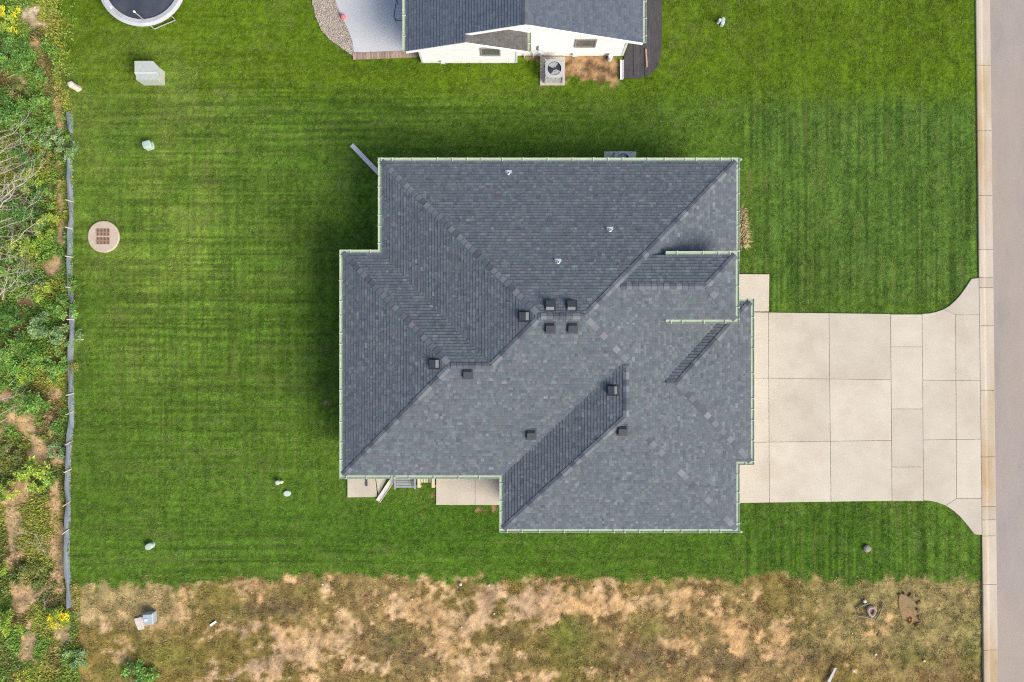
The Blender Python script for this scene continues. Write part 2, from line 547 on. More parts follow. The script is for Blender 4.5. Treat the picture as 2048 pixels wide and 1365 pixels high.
# between lawn and rough the turf breaks up
mixn = sstep(.25, .75, LW + (fbm(U, V, 10, 3, 77) - .5) * .8)
COLR = RC * (1 - mixn[..., None]) + (LC * 0.72) * mixn[..., None]
Z = ground_z(U, V)
idx = np.arange(nx * ny).reshape(ny, nx)
quads = np.stack([idx[:-1, :-1], idx[:-1, 1:], idx[1:, 1:], idx[1:, :-1]], -1).reshape(-1, 4)
uc = (U[:-1, :-1] + 2).ravel(); vc = (V[:-1, :-1] - 2).ravel()
reg = np.where(uc < 146, 2, np.where(vc > 1162, 1, 0))
reg = np.where((uc < 132) & (vc < 230) & (uc > 100), 2, reg)
ALLV = np.stack([X, Y, Z], -1).reshape(-1, 3); ALLC = COLR.reshape(-1, 3)
m_ground = amat('earth_and_turf', rough=.95, fine=28, amount=.38, bump=.5, spec=.05)
for k, nm_, in ((0, 'lawn'), (1, 'dirt_lot'), (2, 'scrub_ground')):
    q = quads[reg == k]
    used, inv = np.unique(q, return_inverse=True)
    o = np_mesh(nm_, ALLV[used], inv.reshape(-1, 4), 4, ALLC[used], m_ground, 'structure', smooth=True)

far = MB()
far.face([(-420, -420, -.5), (420, -420, -.5), (420, 420, -.5), (-420, 420, -.5)])
far.build('ground', pmat('far_field', (0.07, 0.115, 0.025), (0.17, 0.14, 0.06), scale=.05, rough=.95, bump=.4, bscale=1.5, spec=.05), kind='structure')
far.v = []


# ------------------------------------------------------------------ turf, weeds and ground cover as blades
def inside_any(x, y, rects, polys=()):
    m = np.zeros(len(x), bool)
    for x0, x1, y0, y1 in rects:
        m |= (x > x0) & (x < x1) & (y > y0) & (y < y1)
    for poly in polys:
        c = np.zeros(len(x), bool); n = len(poly); j = n - 1
        for i in range(n):
            xi, yi = poly[i]; xj, yj = poly[j]
            t = ((yi > y) != (yj > y)) & (x < (xj - xi) * (y - yi) / (yj - yi + 1e-12) + xi)
            c ^= t; j = i
        m |= c
    return m


def prect(u0, u1, v0, v1, grow=0.0):
    return ((u0 - 1024) / 40 - grow, (u1 - 1024) / 40 + grow, (682.5 - v1) / 40 - grow, (682.5 - v0) / 40 + grow)


def ppoly(pts):
    return [((u - 1024) / 40, (682.5 - v) / 40) for u, v in pts]


FLARE_N = [(1843, 628), (1858, 627), (1872, 624), (1886, 619), (1898, 612), (1910, 601), (1920, 590), (1930, 576), (1942, 558), (1956, 556)]
FLARE_S = [(1846, 1001), (1860, 1002), (1874, 1005), (1890, 1011), (1904, 1020), (1918, 1032), (1930, 1046), (1941, 1060), (1949, 1069), (1962, 1070)]
DRIVE_OUT = [(1470, 625), (1537, 625)] + FLARE_N + FLARE_S[::-1] + [(1470, 1006)]
GRAVEL = [(618, -60), (625, 8), (632, 35), (642, 60), (660, 80), (684, 97), (706, 113), (708, 103), (704, 82), (694, 56), (680, 28), (670, 0), (662, -60)]
NB_PATIO = [(662, -60), (670, 0), (680, 28), (694, 56), (704, 82), (708, 106), (760, 106), (860, 106), (860, -60)]
EXCL_R = [(-7.0, 9.7, -5.3, 7.3), (0.1, 9.9, -8.1, 0), (-5.6, 9.9, -5.5, 7.6),
          prect(1470, 1538, 548, 630), prect(695, 756, 950, 995), prect(872, 1000, 950, 1010), prect(755, 790, 950, 980),
          prect(1080, 1130, 108, 172), prect(1208, 1272, 304, 360), (-4.6, 5.6, 14.0, 30), prect(1243, 1322, -60, 152), prect(700, 845, 104, 119)]
EXCL_P = [ppoly(DRIVE_OUT), ppoly(GRAVEL), ppoly(NB_PATIO)]

NB = 1150000
bx = RNG.uniform(-23.5, 24.0, NB); by = RNG.uniform(-13.2, 20.5, NB)
bu = 1024 + 40 * bx; bv = 682.5 - 40 * by
keep = ~inside_any(bx, by, EXCL_R, EXCL_P) & (bu < curb_u(bv) - 1)
lw = lawn_weight(bu, bv)
keep &= RNG.uniform(0, 1, NB) < sstep(.3, .9, lw + (fbm(bu, bv, 10, 2, 77) - .5) * .6)
bx, by, bu, bv = bx[keep], by[keep], bu[keep], bv[keep]
c, earth = lawn_color(bu, bv)
k2 = RNG.uniform(0, 1, len(bx)) > earth * .96
bx, by, bu, bv, c = bx[k2], by[k2], bu[k2], bv[k2], c[k2]
n = len(bx)
tone = RNG.normal(1.0, .17, n).clip(.45, 1.7)
c = c * tone[:, None]
st = RNG.uniform(0, 1, n) < .05
c[st] = c[st] * .5 + np.array((.20, .19, .07)) * .5
bz = ground_z(bu, bv)
blades('lawn_grass', np.stack([bx, by, bz - .004], 1), RNG.uniform(.05, .10, n) * (.6 + .8 * ctr(fbm(bu, bv, 14, 2, 95))), RNG.uniform(.014, .026, n),
       np.radians(RNG.uniform(28, 78, n)), c, amat('grass_blade', rough=.6, fine=14, amount=.18, spec=.25, trans=.25))

# dry weeds on the lot
NW_ = 330000
bx = RNG.uniform(-27, 23.7, NW_); by = RNG.uniform(-20, -11.6, NW_)
bu = 1024 + 40 * bx; bv = 682.5 - 40 * by
keep = (bu < curb_u(bv) + 1 + 14 * (fbm(bu, bv, 30, 2, 88) - .45) * (bv > 1225)) & (bu > 135)
lw = lawn_weight(bu, bv)
c, bare = rough_color(bu, bv)
dens = (1 - bare * .84) * (1 - lw) * (0.12 + .80 * sstep(.36, .66, fbm(bu, bv, 16, 3, 81)))
keep &= RNG.uniform(0, 1, NW_) < dens
bx, by, bu, bv, c = bx[keep], by[keep], bu[keep], bv[keep], c[keep]
n = len(bx)
c = c * RNG.normal(1.30, .36, n).clip(.4, 1.9)[:, None]
gsel = RNG.uniform(0, 1, n) < .09
c[gsel] = c[gsel] * .5 + np.array((.14, .18, .035)) * .5
ssel = RNG.uniform(0, 1, n) < .12
c[ssel] = c[ssel] * .4 + np.array((.46, .37, .19)) * .6
blades('lot_weeds', np.stack([bx, by, ground_z(bu, bv) - .004], 1), RNG.gamma(4, .028, n).clip(.04, .26), RNG.uniform(.014, .034, n),
       np.radians(RNG.uniform(35, 88, n)), c, amat('weed_blade', rough=.8, fine=14, amount=.2, spec=.1, trans=.2))

# leafy ground cover in the scrub strip
NS_ = 290000
bx = RNG.uniform(-29, -21.6, NS_); by = RNG.uniform(-19, 20, NS_)
bu = 1024 + 40 * bx; bv = 682.5 - 40 * by
c0, bare = rough_color(bu, bv)
lw = lawn_weight(bu, bv)
keep = RNG.uniform(0, 1, NS_) < (1 - bare * .95) * (1 - lw) * (0.5 + 1.0 * sstep(.38, .62, fbm(bu, bv, 24, 3, 91)))
bx, by, bu, bv, c0 = bx[keep], by[keep], bu[keep], bv[keep], c0[keep]
n = len(bx)
g = sstep(.30, .52, fbm(bu, bv, 45, 3, 92)) * (0.25 + .75 * (1 - sstep(830, 900, bv)) + .35 * sstep(1150, 1250, bv))
c = lerp3(c0 * 1.25, (0.20, 0.35, 0.055), np.clip(g * 1.5, 0, 1))
yl = sstep(.5, .7, fbm(bu, bv, 60, 2, 93))
c = lerp3(c, (0.38, 0.40, 0.06), yl * .7)
c = c * RNG.normal(1.0, .17, n).clip(.5, 1.6)[:, None]
z0 = ground_z(bu, bv) + RNG.uniform(0, .30, n) * g * ctr(fbm(bu, bv, 22, 2, 94))
blades('scrub_ground_cover', np.stack([bx, by, z0], 1), RNG.uniform(.06, .17, n), RNG.uniform(.03, .075, n),
       np.radians(RNG.uniform(25, 85, n)), c, amat('scrub_leaf', rough=.55, fine=14, amount=.2, spec=.3, trans=.25), shape='leaf')

# ------------------------------------------------------------------ street, curb, driveway and walks
def cx_at(y):
    return (curb_u(682.5 - 40 * y) - 1024) / 40


m_road = pmat('worn_asphalt', (0.335, 0.292, 0.256), (0.275, 0.241, 0.215), scale=1.3, rough=.9, bump=.25, bscale=60, spec=.2, world=True,
              stretch=(1, .35, 1), c3=(0.36, 0.296, 0.24), s3=.22, detail=9)
r = MB()
for i in range(20):
    y0, y1 = -80 + 8 * i, -72 + 8 * i
    r.face([(cx_at(y0) + .72, y0, .004), (cx_at(y0) + 9.5, y0, .03), (cx_at(y1) + 9.5, y1, .03), (cx_at(y1) + .72, y1, .004)])
r.build('street', m_road, kind='structure')

m_conc = pmat('driveway_concrete', (0.535, 0.480, 0.385), (0.48, 0.43, 0.345), scale=1.1, rough=.85, bump=.12, bscale=90, rand=.06, spec=.2,
              world=True, c3=(0.43, 0.372, 0.29), s3=.38, detail=9)
m_curb = pmat('curb_concrete', (0.50, 0.435, 0.345), (0.435, 0.37, 0.285), scale=2.5, rough=.9, bump=.2, bscale=70, rand=.06, spec=.15,
              world=True, stretch=(1, .3, 1), c3=(0.37, 0.25, 0.125), s3=.45, detail=8)
curb = empty('curb', (23.6, 0, 0)); tag(curb, kind='structure')
m_joint = pmat('joint_dirt', (0.26, 0.21, 0.15), (0.17, 0.135, 0.095), scale=8, rough=.95)
m_conc_bed = m_joint
RAISED = [(0.0, -.2), (0.0, .055), (.03, .068), (.13, .070), (.22, .060), (.34, .025), (.73, .012), (.73, -.2)]
DROPPED = [(0.0, -.2), (0.0, .052), (.03, .055), (.13, .052), (.20, .046), (.30, .020), (.73, .012), (.73, -.2)]


def curb_piece(v0, v1, f0, f1):
    m = MB()
    ya, yb = (682.5 - v1) / 40 + .010, (682.5 - v0) / 40 - .010
    def ring(y, f):
        return [(cx_at(y) + a[0], y, a[1] * (1 - f) + b[1] * f) for a, b in zip(RAISED, DROPPED)]
    m.hexa(ring(ya, f1), ring(yb, f0))
    m.build('curb_piece', m_curb, curb)


jv = [-620, -490, -360, -250, -130, -2, 132, 262, 392, 500, 556, 576, 652, 781, 914, 1013, 1040, 1072, 1169, 1300, 1425, 1550, 1680]
for a, b in zip(jv[:-1], jv[1:]):
    inside = lambda t: 1.0 if 560 <= t <= 1068 else 0.0
    f0, f1 = inside(a + 2 if a >= 560 else a), inside(b - 2 if b <= 1072 else b)
    if b == 556: f1 = 1.0
    if a == 556: f0 = 1.0
    if a == 1072: f0 = 1.0
    if b == 1072: f1 = 1.0
    curb_piece(a, b, f0, f1)


def slab(parent, pts, gap=.0075, z1=.045, name='concrete_slab', mat=None):
    """concrete slab from a ring of photo pixels, shrunk by the joint and with a small tooled edge"""
    q = [Vector((p[0], p[1])) for p in ppoly(pts)]
    cx = sum(p.x for p in q) / len(q); cy = sum(p.y for p in q) / len(q)
    area = sum(q[i].x * q[(i + 1) % len(q)].y - q[(i + 1) % len(q)].x * q[i].y for i in range(len(q)))
    if area < 0: q.reverse()
    def inset(d):
        out = []
        nq = len(q)
        for i in range(nq):
            a, b, c = q[i - 1], q[i], q[(i + 1) % nq]
            e1 = (b - a).normalized(); e2 = (c - b).normalized()
            n1 = Vector((-e1.y, e1.x)); n2 = Vector((-e2.y, e2.x))
            k = 1 + n1.dot(n2)
            mv = (n1 + n2) / max(k, .35)
            out.append(b + mv * d)
        return out
    lo, mid, hi = inset(gap), inset(gap), inset(gap + .012)
    m = MB()
    b0 = 0; n = len(q)
    for ring, z in ((lo, -.15), (mid, z1 - .008), (hi, z1)):
        m.v.extend([(p.x, p.y, z) for p in ring])
    for rr in range(2):
        for i in range(n):
            j = (i + 1) % n
            m.f.append((rr * n + i, rr * n + j, (rr + 1) * n + j, (rr + 1) * n + i)); m.c.append(None)
    m.f.append(tuple(range(2 * n, 3 * n))); m.c.append(None)
    return m.build(name, mat or m_conc, parent)


drive = empty('driveway', P(1720, 815)); tag(drive, kind='structure')
bed = MB(); bed.prism(ppoly([(1505, 630), (1537, 630), (1843, 634), (1890, 626), (1915, 606), (1940, 572), (1955, 563), (1961, 1062), (1950, 1060), (1925, 1033), (1895, 1006), (1846, 995), (1490, 1000), (1490, 935), (1505, 935)]), -.2, .026)
bed.build('joint_bed', m_joint, drive)
# column edges left to right (top x, bottom x) and rows
colx = [(1470, 1470), (1536, 1538), (1657, 1661), (1780, 1783), (1843, 1846), (1910, 1912), (1956, 1961)]
def cxv(i, v): return colx[i][0] + (colx[i][1] - colx[i][0]) * (v - 628) / 375
rowtop = [(625, 625), (628, 628), (629, 629), (629, 628)]
r1 = lambda u: 756 + (u - 1484) * .012
r2 = lambda u: 885 - (u - 1484) * .014
top = lambda u: 624.5 + (u - 1484) * .012
bot = lambda u: 1006 - (u - 1484) * .0135
for i in range(0, 3):
    rows = [top, r1, r2, bot]
    for a, b in zip(rows[:-1], rows[1:]):
        if i == 0 and a is top:
            pass
        xl_t, xr_t = cxv(i, a(1600)), cxv(i + 1, a(1600)); xl_b, xr_b = cxv(i, b(1600)), cxv(i + 1, b(1600))
        slab(drive, [(xl_t, a(xl_t)), (xr_t, a(xr_t)), (xr_b, b(xr_b)), (xl_b, b(xl_b))])
for a, b in ((629, 694), (694, 818), (818, 934), (934, 1002)):
    slab(drive, [(cxv(3, a), a), (cxv(4, a), a), (cxv(4, b), b), (cxv(3, b), b)], z1=.048)
fl_n = [p for p in FLARE_N]
for a, b in ((None, r1), (r1, r2), (r2, None)):
    if a is None:
        slab(drive, FLARE_N[:4] + [(1910, 630)] + [(cxv(5, 757), b(1910)), (cxv(4, 757), b(1845))])
        slab(drive, [(1910, 630), (curb_u(630), 630), (curb_u(760), b(1957)), (cxv(5, 757), b(1910))])
    elif b is None:
        slab(drive, [(cxv(4, 880), a(1845)), (cxv(5, 880), a(1910)), (1912, 997)] + FLARE_S[:4][::-1])
        slab(drive, [(cxv(5, 880), a(1910)), (curb_u(880), a(1957)), (curb_u(997), 997), (1912, 997)])
    else:
        slab(drive, [(cxv(4, 757), a(1845)), (cxv(5, 757), a(1910)), (cxv(5, 880), b(1910)), (cxv(4, 880), b(1845))])
        slab(drive, [(cxv(5, 757), a(1910)), (curb_u(760), a(1957)), (curb_u(880), b(1957)), (cxv(5, 880), b(1910))])
slab(drive, FLARE_N[3:-1] + [(curb_u(556), 556), (curb_u(630), 630), (1910, 630)])
slab(drive, [(1912, 997), (curb_u(997), 997), (curb_u(1070), 1070)] + FLARE_S[3:-1][::-1])

walk = empty('front_walk', P(1510, 590)); tag(walk, kind='structure')
slab(walk, [(1440, 548), (1538, 549), (1537, 623.5), (1440, 623.5)], z1=.062)

patio = empty('patio', P(940, 985)); tag(patio, kind='structure')
slab(patio, [(872, 930), (950, 930), (950, 1010), (872, 1010)], z1=.06)
slab(patio, [(950, 930), (1005, 930), (1005, 1010), (950, 1010)], z1=.06)
step = empty('back_step', P(725, 975)); tag(step, kind='structure')
slab(step, [(695, 930), (748, 930), (755, 994), (695, 995)], z1=.07)
slab(step, [(748, 930), (788, 930), (757, 992)], z1=.055)

npatio = empty('neighbour_patio', P(740, 40)); tag(npatio, kind='structure')
m_pale = pmat('pale_patio_concrete', (0.53, 0.53, 0.53), (0.46, 0.47, 0.485), scale=.9, rough=.8, bump=.08, bscale=80, world=True, spec=.25, c3=(0.56, 0.54, 0.51), s3=.3)
slab(npatio, NB_PATIO, mat=m_pale, z1=.06)
edging = empty('paver_edging', P(770, 111)); tag(edging, kind='structure')
m_pav = pmat('paver_brick', (0.42, 0.30, 0.235), (0.34, 0.235, 0.185), scale=9, rough=.9, bump=.3, rand=.22)
pm = MB(); pm.box(-.034, .034, -.16, .16, -.08, .0); pm_o = None
for i in range(43):
    t = i / 42
    u = 708 + t * 132; v = 113.5 - t * 5.5
    p = P(u, v)
    if pm_o is None:
        pm_o = MB(); pm_o.box(p.x - .034, p.x + .034, p.y - .16, p.y + .16, -.08, .075)
        ob = pm_o.build('brick', m_pav, edging, base=(p.x, p.y, 0)); me0 = ob.data
    else:
        share('brick', me0, None, edging, (p.x, p.y, random.uniform(-.006, .006)), random.uniform(-.03, .03) - .04)
gb = MB()
for z, s in ((.012, 0),):
    gb.face([(p[0], p[1], .03) for p in ppoly(GRAVEL)[::-1]])
gb.build('gravel_bed', pmat('gravel_dust', (0.40, 0.345, 0.285), (0.29, 0.245, 0.20), scale=7, rough=.95, bump=.8, bscale=40, world=True, spec=.1), kind='structure')
# loose gravel on the bed
gp = RNG.uniform(0, 1, (26000, 2)); gxs = -10.6 + gp[:, 0] * 3.2; gys = 13.9 + gp[:, 1] * 5.0
ins = inside_any(gxs, gys, [], [ppoly(GRAVEL)])
gxs, gys = gxs[ins], gys[ins]; ng = len(gxs)
tet = np.array([[0, 0, 1], [.95, 0, -.2], [-.45, .8, -.2], [-.45, -.8, -.2], [.3, .5, .55]])
sz = RNG.uniform(.018, .05, ng)
an = RNG.uniform(0, 6.28, ng)
ca, sa = np.cos(an)[:, None], np.sin(an)[:, None]
tv = np.stack([tet[None, :, 0] * ca - tet[None, :, 1] * sa, tet[None, :, 0] * sa + tet[None, :, 1] * ca, np.repeat(tet[None, :, 2], ng, 0) * .7], -1) * sz[:, None, None]
tv = tv + np.stack([gxs, gys, np.full(ng, .035)], 1)[:, None, :]
tf = np.array([[0, 1, 4], [0, 4, 2], [0, 2, 3], [0, 3, 1], [1, 2, 4], [1, 3, 2]])
gf = (tf[None] + 5 * np.arange(ng)[:, None, None]).reshape(-1, 3)
gc = np.array((.42, .365, .31))[None] * RNG.uniform(.55, 1.35, ng)[:, None]
np_mesh('gravel', tv.reshape(-1, 3), gf, 3, np.repeat(gc, 5, 0), amat('gravel_stone', rough=.9, fine=30, amount=.2), 'stuff')

# ------------------------------------------------------------------ shingled roofs
def clip(poly, A, B, C):
    out = []
    n = len(poly)
    for i in range(n):
        p, q = poly[i], poly[(i + 1) % n]
        dp = A * p[0] + B * p[1] + C; dq = A * q[0] + B * q[1] + C
        if dp >= 0: out.append(p)
        if (dp > 0 and dq < 0) or (dp < 0 and dq > 0):
            t = dp / (dp - dq)
            out.append((p[0] + (q[0] - p[0]) * t, p[1] + (q[1] - p[1]) * t))
    return out


def parea(p):
    return abs(sum(p[i][0] * p[(i + 1) % len(p)][1] - p[(i + 1) % len(p)][0] * p[i][1] for i in range(len(p)))) / 2 if len(p) > 2 else 0


def subtract(poly, halfs):
    pieces = []; rem = poly
    for A, B, C in halfs:
        out = clip(rem, -A, -B, -C)
        if parea(out) > 1e-4: pieces.append(out)
        rem = clip(rem, A, B, C)
        if parea(rem) <= 1e-4: break
    return pieces


class Block:
    """hip-roofed rectangle: eave height e, slope k"""
    def __init__(s, x0, x1, y0, y1, e, k):
        s.r = (x0, x1, y0, y1); s.e = e; s.k = k
        s.pl = {'W': (k, 0, e - k * x0), 'E': (-k, 0, e + k * x1), 'S': (0, k, e - k * y0), 'N': (0, -k, e + k * y1)}

    def h(s, x, y):
        return min(a * x + b * y + c for a, b, c in s.pl.values())

    def inside(s, x, y):
        return s.r[0] <= x <= s.r[1] and s.r[2] <= y <= s.r[3]

    def rect(s):
        x0, x1, y0, y1 = s.r
        return [(x0, y0), (x1, y0), (x1, y1), (x0, y1)]

    def halfs(s):
        x0, x1, y0, y1 = s.r
        return [(1, 0, -x0), (-1, 0, x1), (0, 1, -y0), (0, -1, y1)]


SH_TONES = [(0.112, 0.126, 0.146), (0.124, 0.138, 0.156), (0.106, 0.122, 0.142), (0.126, 0.128, 0.150), (0.116, 0.138, 0.142),
            (0.140, 0.152, 0.166), (0.102, 0.116, 0.138), (0.132, 0.130, 0.148), (0.110, 0.126, 0.144), (0.150, 0.162, 0.172)]


def shingle_tone(rnd, x, y):
    c = SH_TONES[rnd.randrange(len(SH_TONES))]
    k = rnd.uniform(.92, 1.08)
    if rnd.random() < .07: k *= 1.22
    if rnd.random() < .05: k *= .84
    k *= .97
    return (c[0] * k * .96, c[1] * k, c[2] * k * .98)


def band_face(mb, pts, pc, s0, s1, tone):
    """one tab: lighter exposed part below, darker granule band above, painting in the course shadow"""
    sm = s0 + (s1 - s0) * .58
    dark = (tone[0] * .94, tone[1] * .94, tone[2] * .94)  # band toned down to draw the shadow line between courses
    lo, hi = [], []
    n = len(pc)
    for i in range(n):
        j = (i + 1) % n
        p, q, P3, Q3 = pc[i][0], pc[j][0], pts[i], pts[j]
        (lo if p <= sm else hi).append(P3)
        if (p - sm) * (q - sm) < 0:
            t = (sm - p) / (q - p)
            X_ = tuple(P3[k] + (Q3[k] - P3[k]) * t for k in range(3))
            lo.append(X_); hi.append(X_)
    if len(lo) > 2: mb.face(lo, tone)
    if len(hi) > 2: mb.face(hi, dark)


def shingle_face(mb, deck, piece, plane, side, r, k, seed, tones=None, expo=.143):
    """courses of random-width laminated tabs on one convex piece of a roof plane"""
    a, b, c = plane
    d = expo / math.sqrt(1 + k * k)
    x0, x1, y0, y1 = r
    if side == 'W': sf = lambda p: p[0] - x0; tf = lambda p: p[1]; back = lambda s, t: (x0 + s, t)
    elif side == 'E': sf = lambda p: x1 - p[0]; tf = lambda p: p[1]; back = lambda s, t: (x1 - s, t)
    elif side == 'S': sf = lambda p: p[1] - y0; tf = lambda p: p[0]; back = lambda s, t: (t, y0 + s)
    else: sf = lambda p: y1 - p[1]; tf = lambda p: p[0]; back = lambda s, t: (t, y1 - s)
    S = [sf(p) for p in piece]; T = [tf(p) for p in piece]
    n0, n1 = int(math.floor(min(S) / d)), int(math.ceil(max(S) / d))
    zf = lambda x, y: a * x + b * y + c
    deck.face([(p[0], p[1], zf(*p) - .004) for p in piece])
    st = [(s, t) for s, t in zip(S, T)]
    ar = sum(st[i][0] * st[(i + 1) % len(st)][1] - st[(i + 1) % len(st)][0] * st[i][1] for i in range(len(st)))
    if ar < 0: st = st[::-1]
    for n in range(n0, n1):
        rnd = random.Random(seed * 7919 + n * 131 + ord(side))
        wob = rnd.uniform(-.006, .006)
        s0, s1 = n * d, (n + 1) * d + .012
        strip = clip(clip(st, 1, 0, -s0), -1, 0, s1)
        if parea(strip) < 1e-4: continue
        tmin = min(p[1] for p in strip); tmax = max(p[1] for p in strip)
        t = -20 - rnd.random()
        while t < tmax:
            w = rnd.choice((.08, .10, .12, .15, .18, .22))
            lam = rnd.choice((0, .003, .006, .008)); tone = (tones or shingle_tone)(rnd, 0, 0)
            if t + w > tmin:
                pc = clip(clip(strip, 0, 1, -t), 0, -1, t + w)
                if parea(pc) > 2e-5:
                    pts = []; low = []
                    for s, tt in pc:
                        f = (s - s0) / (s1 - s0)
                        x, y = back(s, tt)
                        l0 = .015 + lam
                        pts.append((x, y, zf(x, y) + l0 * (1 - f) + .002 * f))
                    band_face(mb, pts, pc, s0, s1, tone)
                    m = len(pc)
                    for i in range(m):
                        p, q = pc[i], pc[(i + 1) % m]
                        if abs(p[0] - s0) < 1e-6 and abs(q[0] - s0) < 1e-6:
                            A, Bq = pts[i], pts[(i + 1) % m]
                            mb.face([(A[0], A[1], A[2] - .014 - lam), (Bq[0], Bq[1], Bq[2] - .014 - lam), Bq, A], tone)
            t += w


HE, KR, G = 2.75, 0.36, 0.168
q = lambda u: (u - 1024) * (CAM_H - HE) / CAM_H / 40
qv = lambda v: (682.5 - v) * (CAM_H - HE) / CAM_H / 40
xW1, xW2, xW3, xE1, xE4 = q(756), q(679), q(999), q(1479.5), q(1508.5)
yN, yN2, yS2, yS3, y4N, y4S = qv(316), qv(500), qv(958), qv(1065.5), qv(597), qv(930.5)
E5 = 4.29
s5 = (CAM_H - E5) / CAM_H / 40
x5E, y5N, y5S, x5W = (1478.5 - 1024) * s5, (682.5 - 503) * s5, (682.5 - 647) * s5, 3.0
x5G = (1332 - 1024) * s5
B1 = Block(xW1 + G, xE1 - G, yS2 + G, yN - G, HE, KR)
B2 = Block(xW2 + G, 9.2, yS2 + G, yN2 - G, HE, KR)
B3 = Block(xW3 + G, xE1 - G, yS3 + G, 4.2, HE, KR)
B4 = Block(1.0, xE4 - G, y4S + G, y4N - G, HE, KR)
B5 = Block(x5W, x5E - G, y5S + G, y5N - G, E5, KR)
BL = [B1, B2, B3, B4, B5]
PORCH_CUT = [(1, 0, -(x5E - .55)), (0, 1, -(y4N - .02)), (0, -1, y5N - .10), (-1, 0, 40)]


def roof_h(x, y):
    return max([b.h(x, y) for b in BL if b.inside(x, y)] or [HE])


def roof_pt(px, py, up=0.0):
    h = 4.5
    for _ in range(12):
        p = P(px, py, h + up)
        h = roof_h(p.x, p.y)
    return Vector((p.x, p.y, h))


house = empty('house', (1.5, 0, 0))
tag(house, 'large single-storey house with slate grey hipped shingle roof in the middle of the lawn', 'house')
m_sh = amat('asphalt_shingle', rough=.93, fine=55, amount=.28, bump=.35, spec=.22)
m_deck = pmat('roof_deck', (0.075, 0.08, 0.09), (0.06, 0.065, 0.075), scale=4, rough=.95)
deck = MB(); shm = MB()
for i, b in enumerate(BL):
    for side, pl in b.pl.items():
        poly = b.rect()
        for s2, p2 in b.pl.items():
            if s2 != side:
                poly = clip(poly, p2[0] - pl[0], p2[1] - pl[1], p2[2] - pl[2])
        if parea(poly) < 1e-3: continue
        pieces = [poly]
        for j, ob in enumerate(BL):
            if j == i: continue
            if j == 4 and i != 4: continue
            eps = 1e-6
            hs = ob.halfs() + [(p2[0] - pl[0], p2[1] - pl[1], p2[2] - pl[2] + (eps if i > j else -eps)) for p2 in ob.pl.values()]
            nxt = []
            for pc in pieces: nxt += subtract(pc, hs)
            pieces = nxt
        if i in (0, 2):
            nxt = []
            for pc in pieces: nxt += subtract(pc, PORCH_CUT)
            pieces = nxt
        for pc in pieces:
            shingle_face(shm, deck, pc, pl, side, b.r, b.k, 11 + i)
roof = deck.build('roof', m_deck, house)
shm.build('shingles', m_sh, roof, kind='stuff')

# hip and ridge caps, each piece on its own
m_cap = None
def cap_material():
    m, nt, b = _nodes('cap_shingle')
    N, L = nt.nodes, nt.links
    oi = N.new('ShaderNodeObjectInfo')
    cr = N.new('ShaderNodeValToRGB'); e = cr.color_ramp.elements
    e[0].position = 0; e[0].color = (0.078, 0.084, 0.102, 1); e[1].position = 1; e[1].color = (0.195, 0.203, 0.217, 1)
    for pos, c_ in ((.22, (0.094, 0.104, 0.120)), (.55, (0.118, 0.131, 0.145)), (.74, (0.148, 0.160, 0.174)), (.88, (0.168, 0.178, 0.192))):
        x = cr.color_ramp.elements.new(pos); x.color = (*c_, 1)
    L.new(oi.outputs['Random'], cr.inputs[0])
    nz = N.new('ShaderNodeTexNoise'); nz.inputs['Scale'].default_value = 60
    geo = N.new('ShaderNodeNewGeometry'); L.new(geo.outputs['Position'], nz.inputs['Vector'])
    mr = N.new('ShaderNodeMapRange'); mr.inputs[3].default_value = .75; mr.inputs[4].default_value = 1.25
    L.new(nz.outputs['Fac'], mr.inputs[0])
    vm = N.new('ShaderNodeVectorMath'); vm.operation = 'SCALE'
    L.new(cr.outputs[0], vm.inputs[0]); L.new(mr.outputs[0], vm.inputs['Scale'])
    L.new(vm.outputs[0], b.inputs['Base Color'])
    b.inputs['Roughness'].default_value = .93; b.inputs['Specular IOR Level'].default_value = .2
    return m
m_cap = cap_material()


def cap_mesh(kind):
    """folded cap, local x uphill along the line"""
    m = MB(); Lc, W, k = .33, .135, KR
    zf = (lambda x, y: k * (x - abs(y)) / math.sqrt(2)) if kind == 'hip' else (lambda x, y: -k * abs(y))
    for sgn in (-1, 1):
        def ring(dz0, dz1):
            return [(-Lc / 2, 0, zf(-Lc / 2, 0) + dz0), (Lc / 2, 0, zf(Lc / 2, 0) + dz1),
                    (Lc / 2, sgn * W, zf(Lc / 2, W) + dz1), (-Lc / 2, sgn * W, zf(-Lc / 2, W) + dz0)]
        lo, hi = ring(.012, .004), ring(.040, .022)
        if sgn < 0: lo, hi = lo[::-1], hi[::-1]
        m.hexa(lo, hi)
    me = bpy.data.meshes.new('cap')
    me.from_pydata(m.v, [], m.f); me.materials.append(m_cap)
    return me


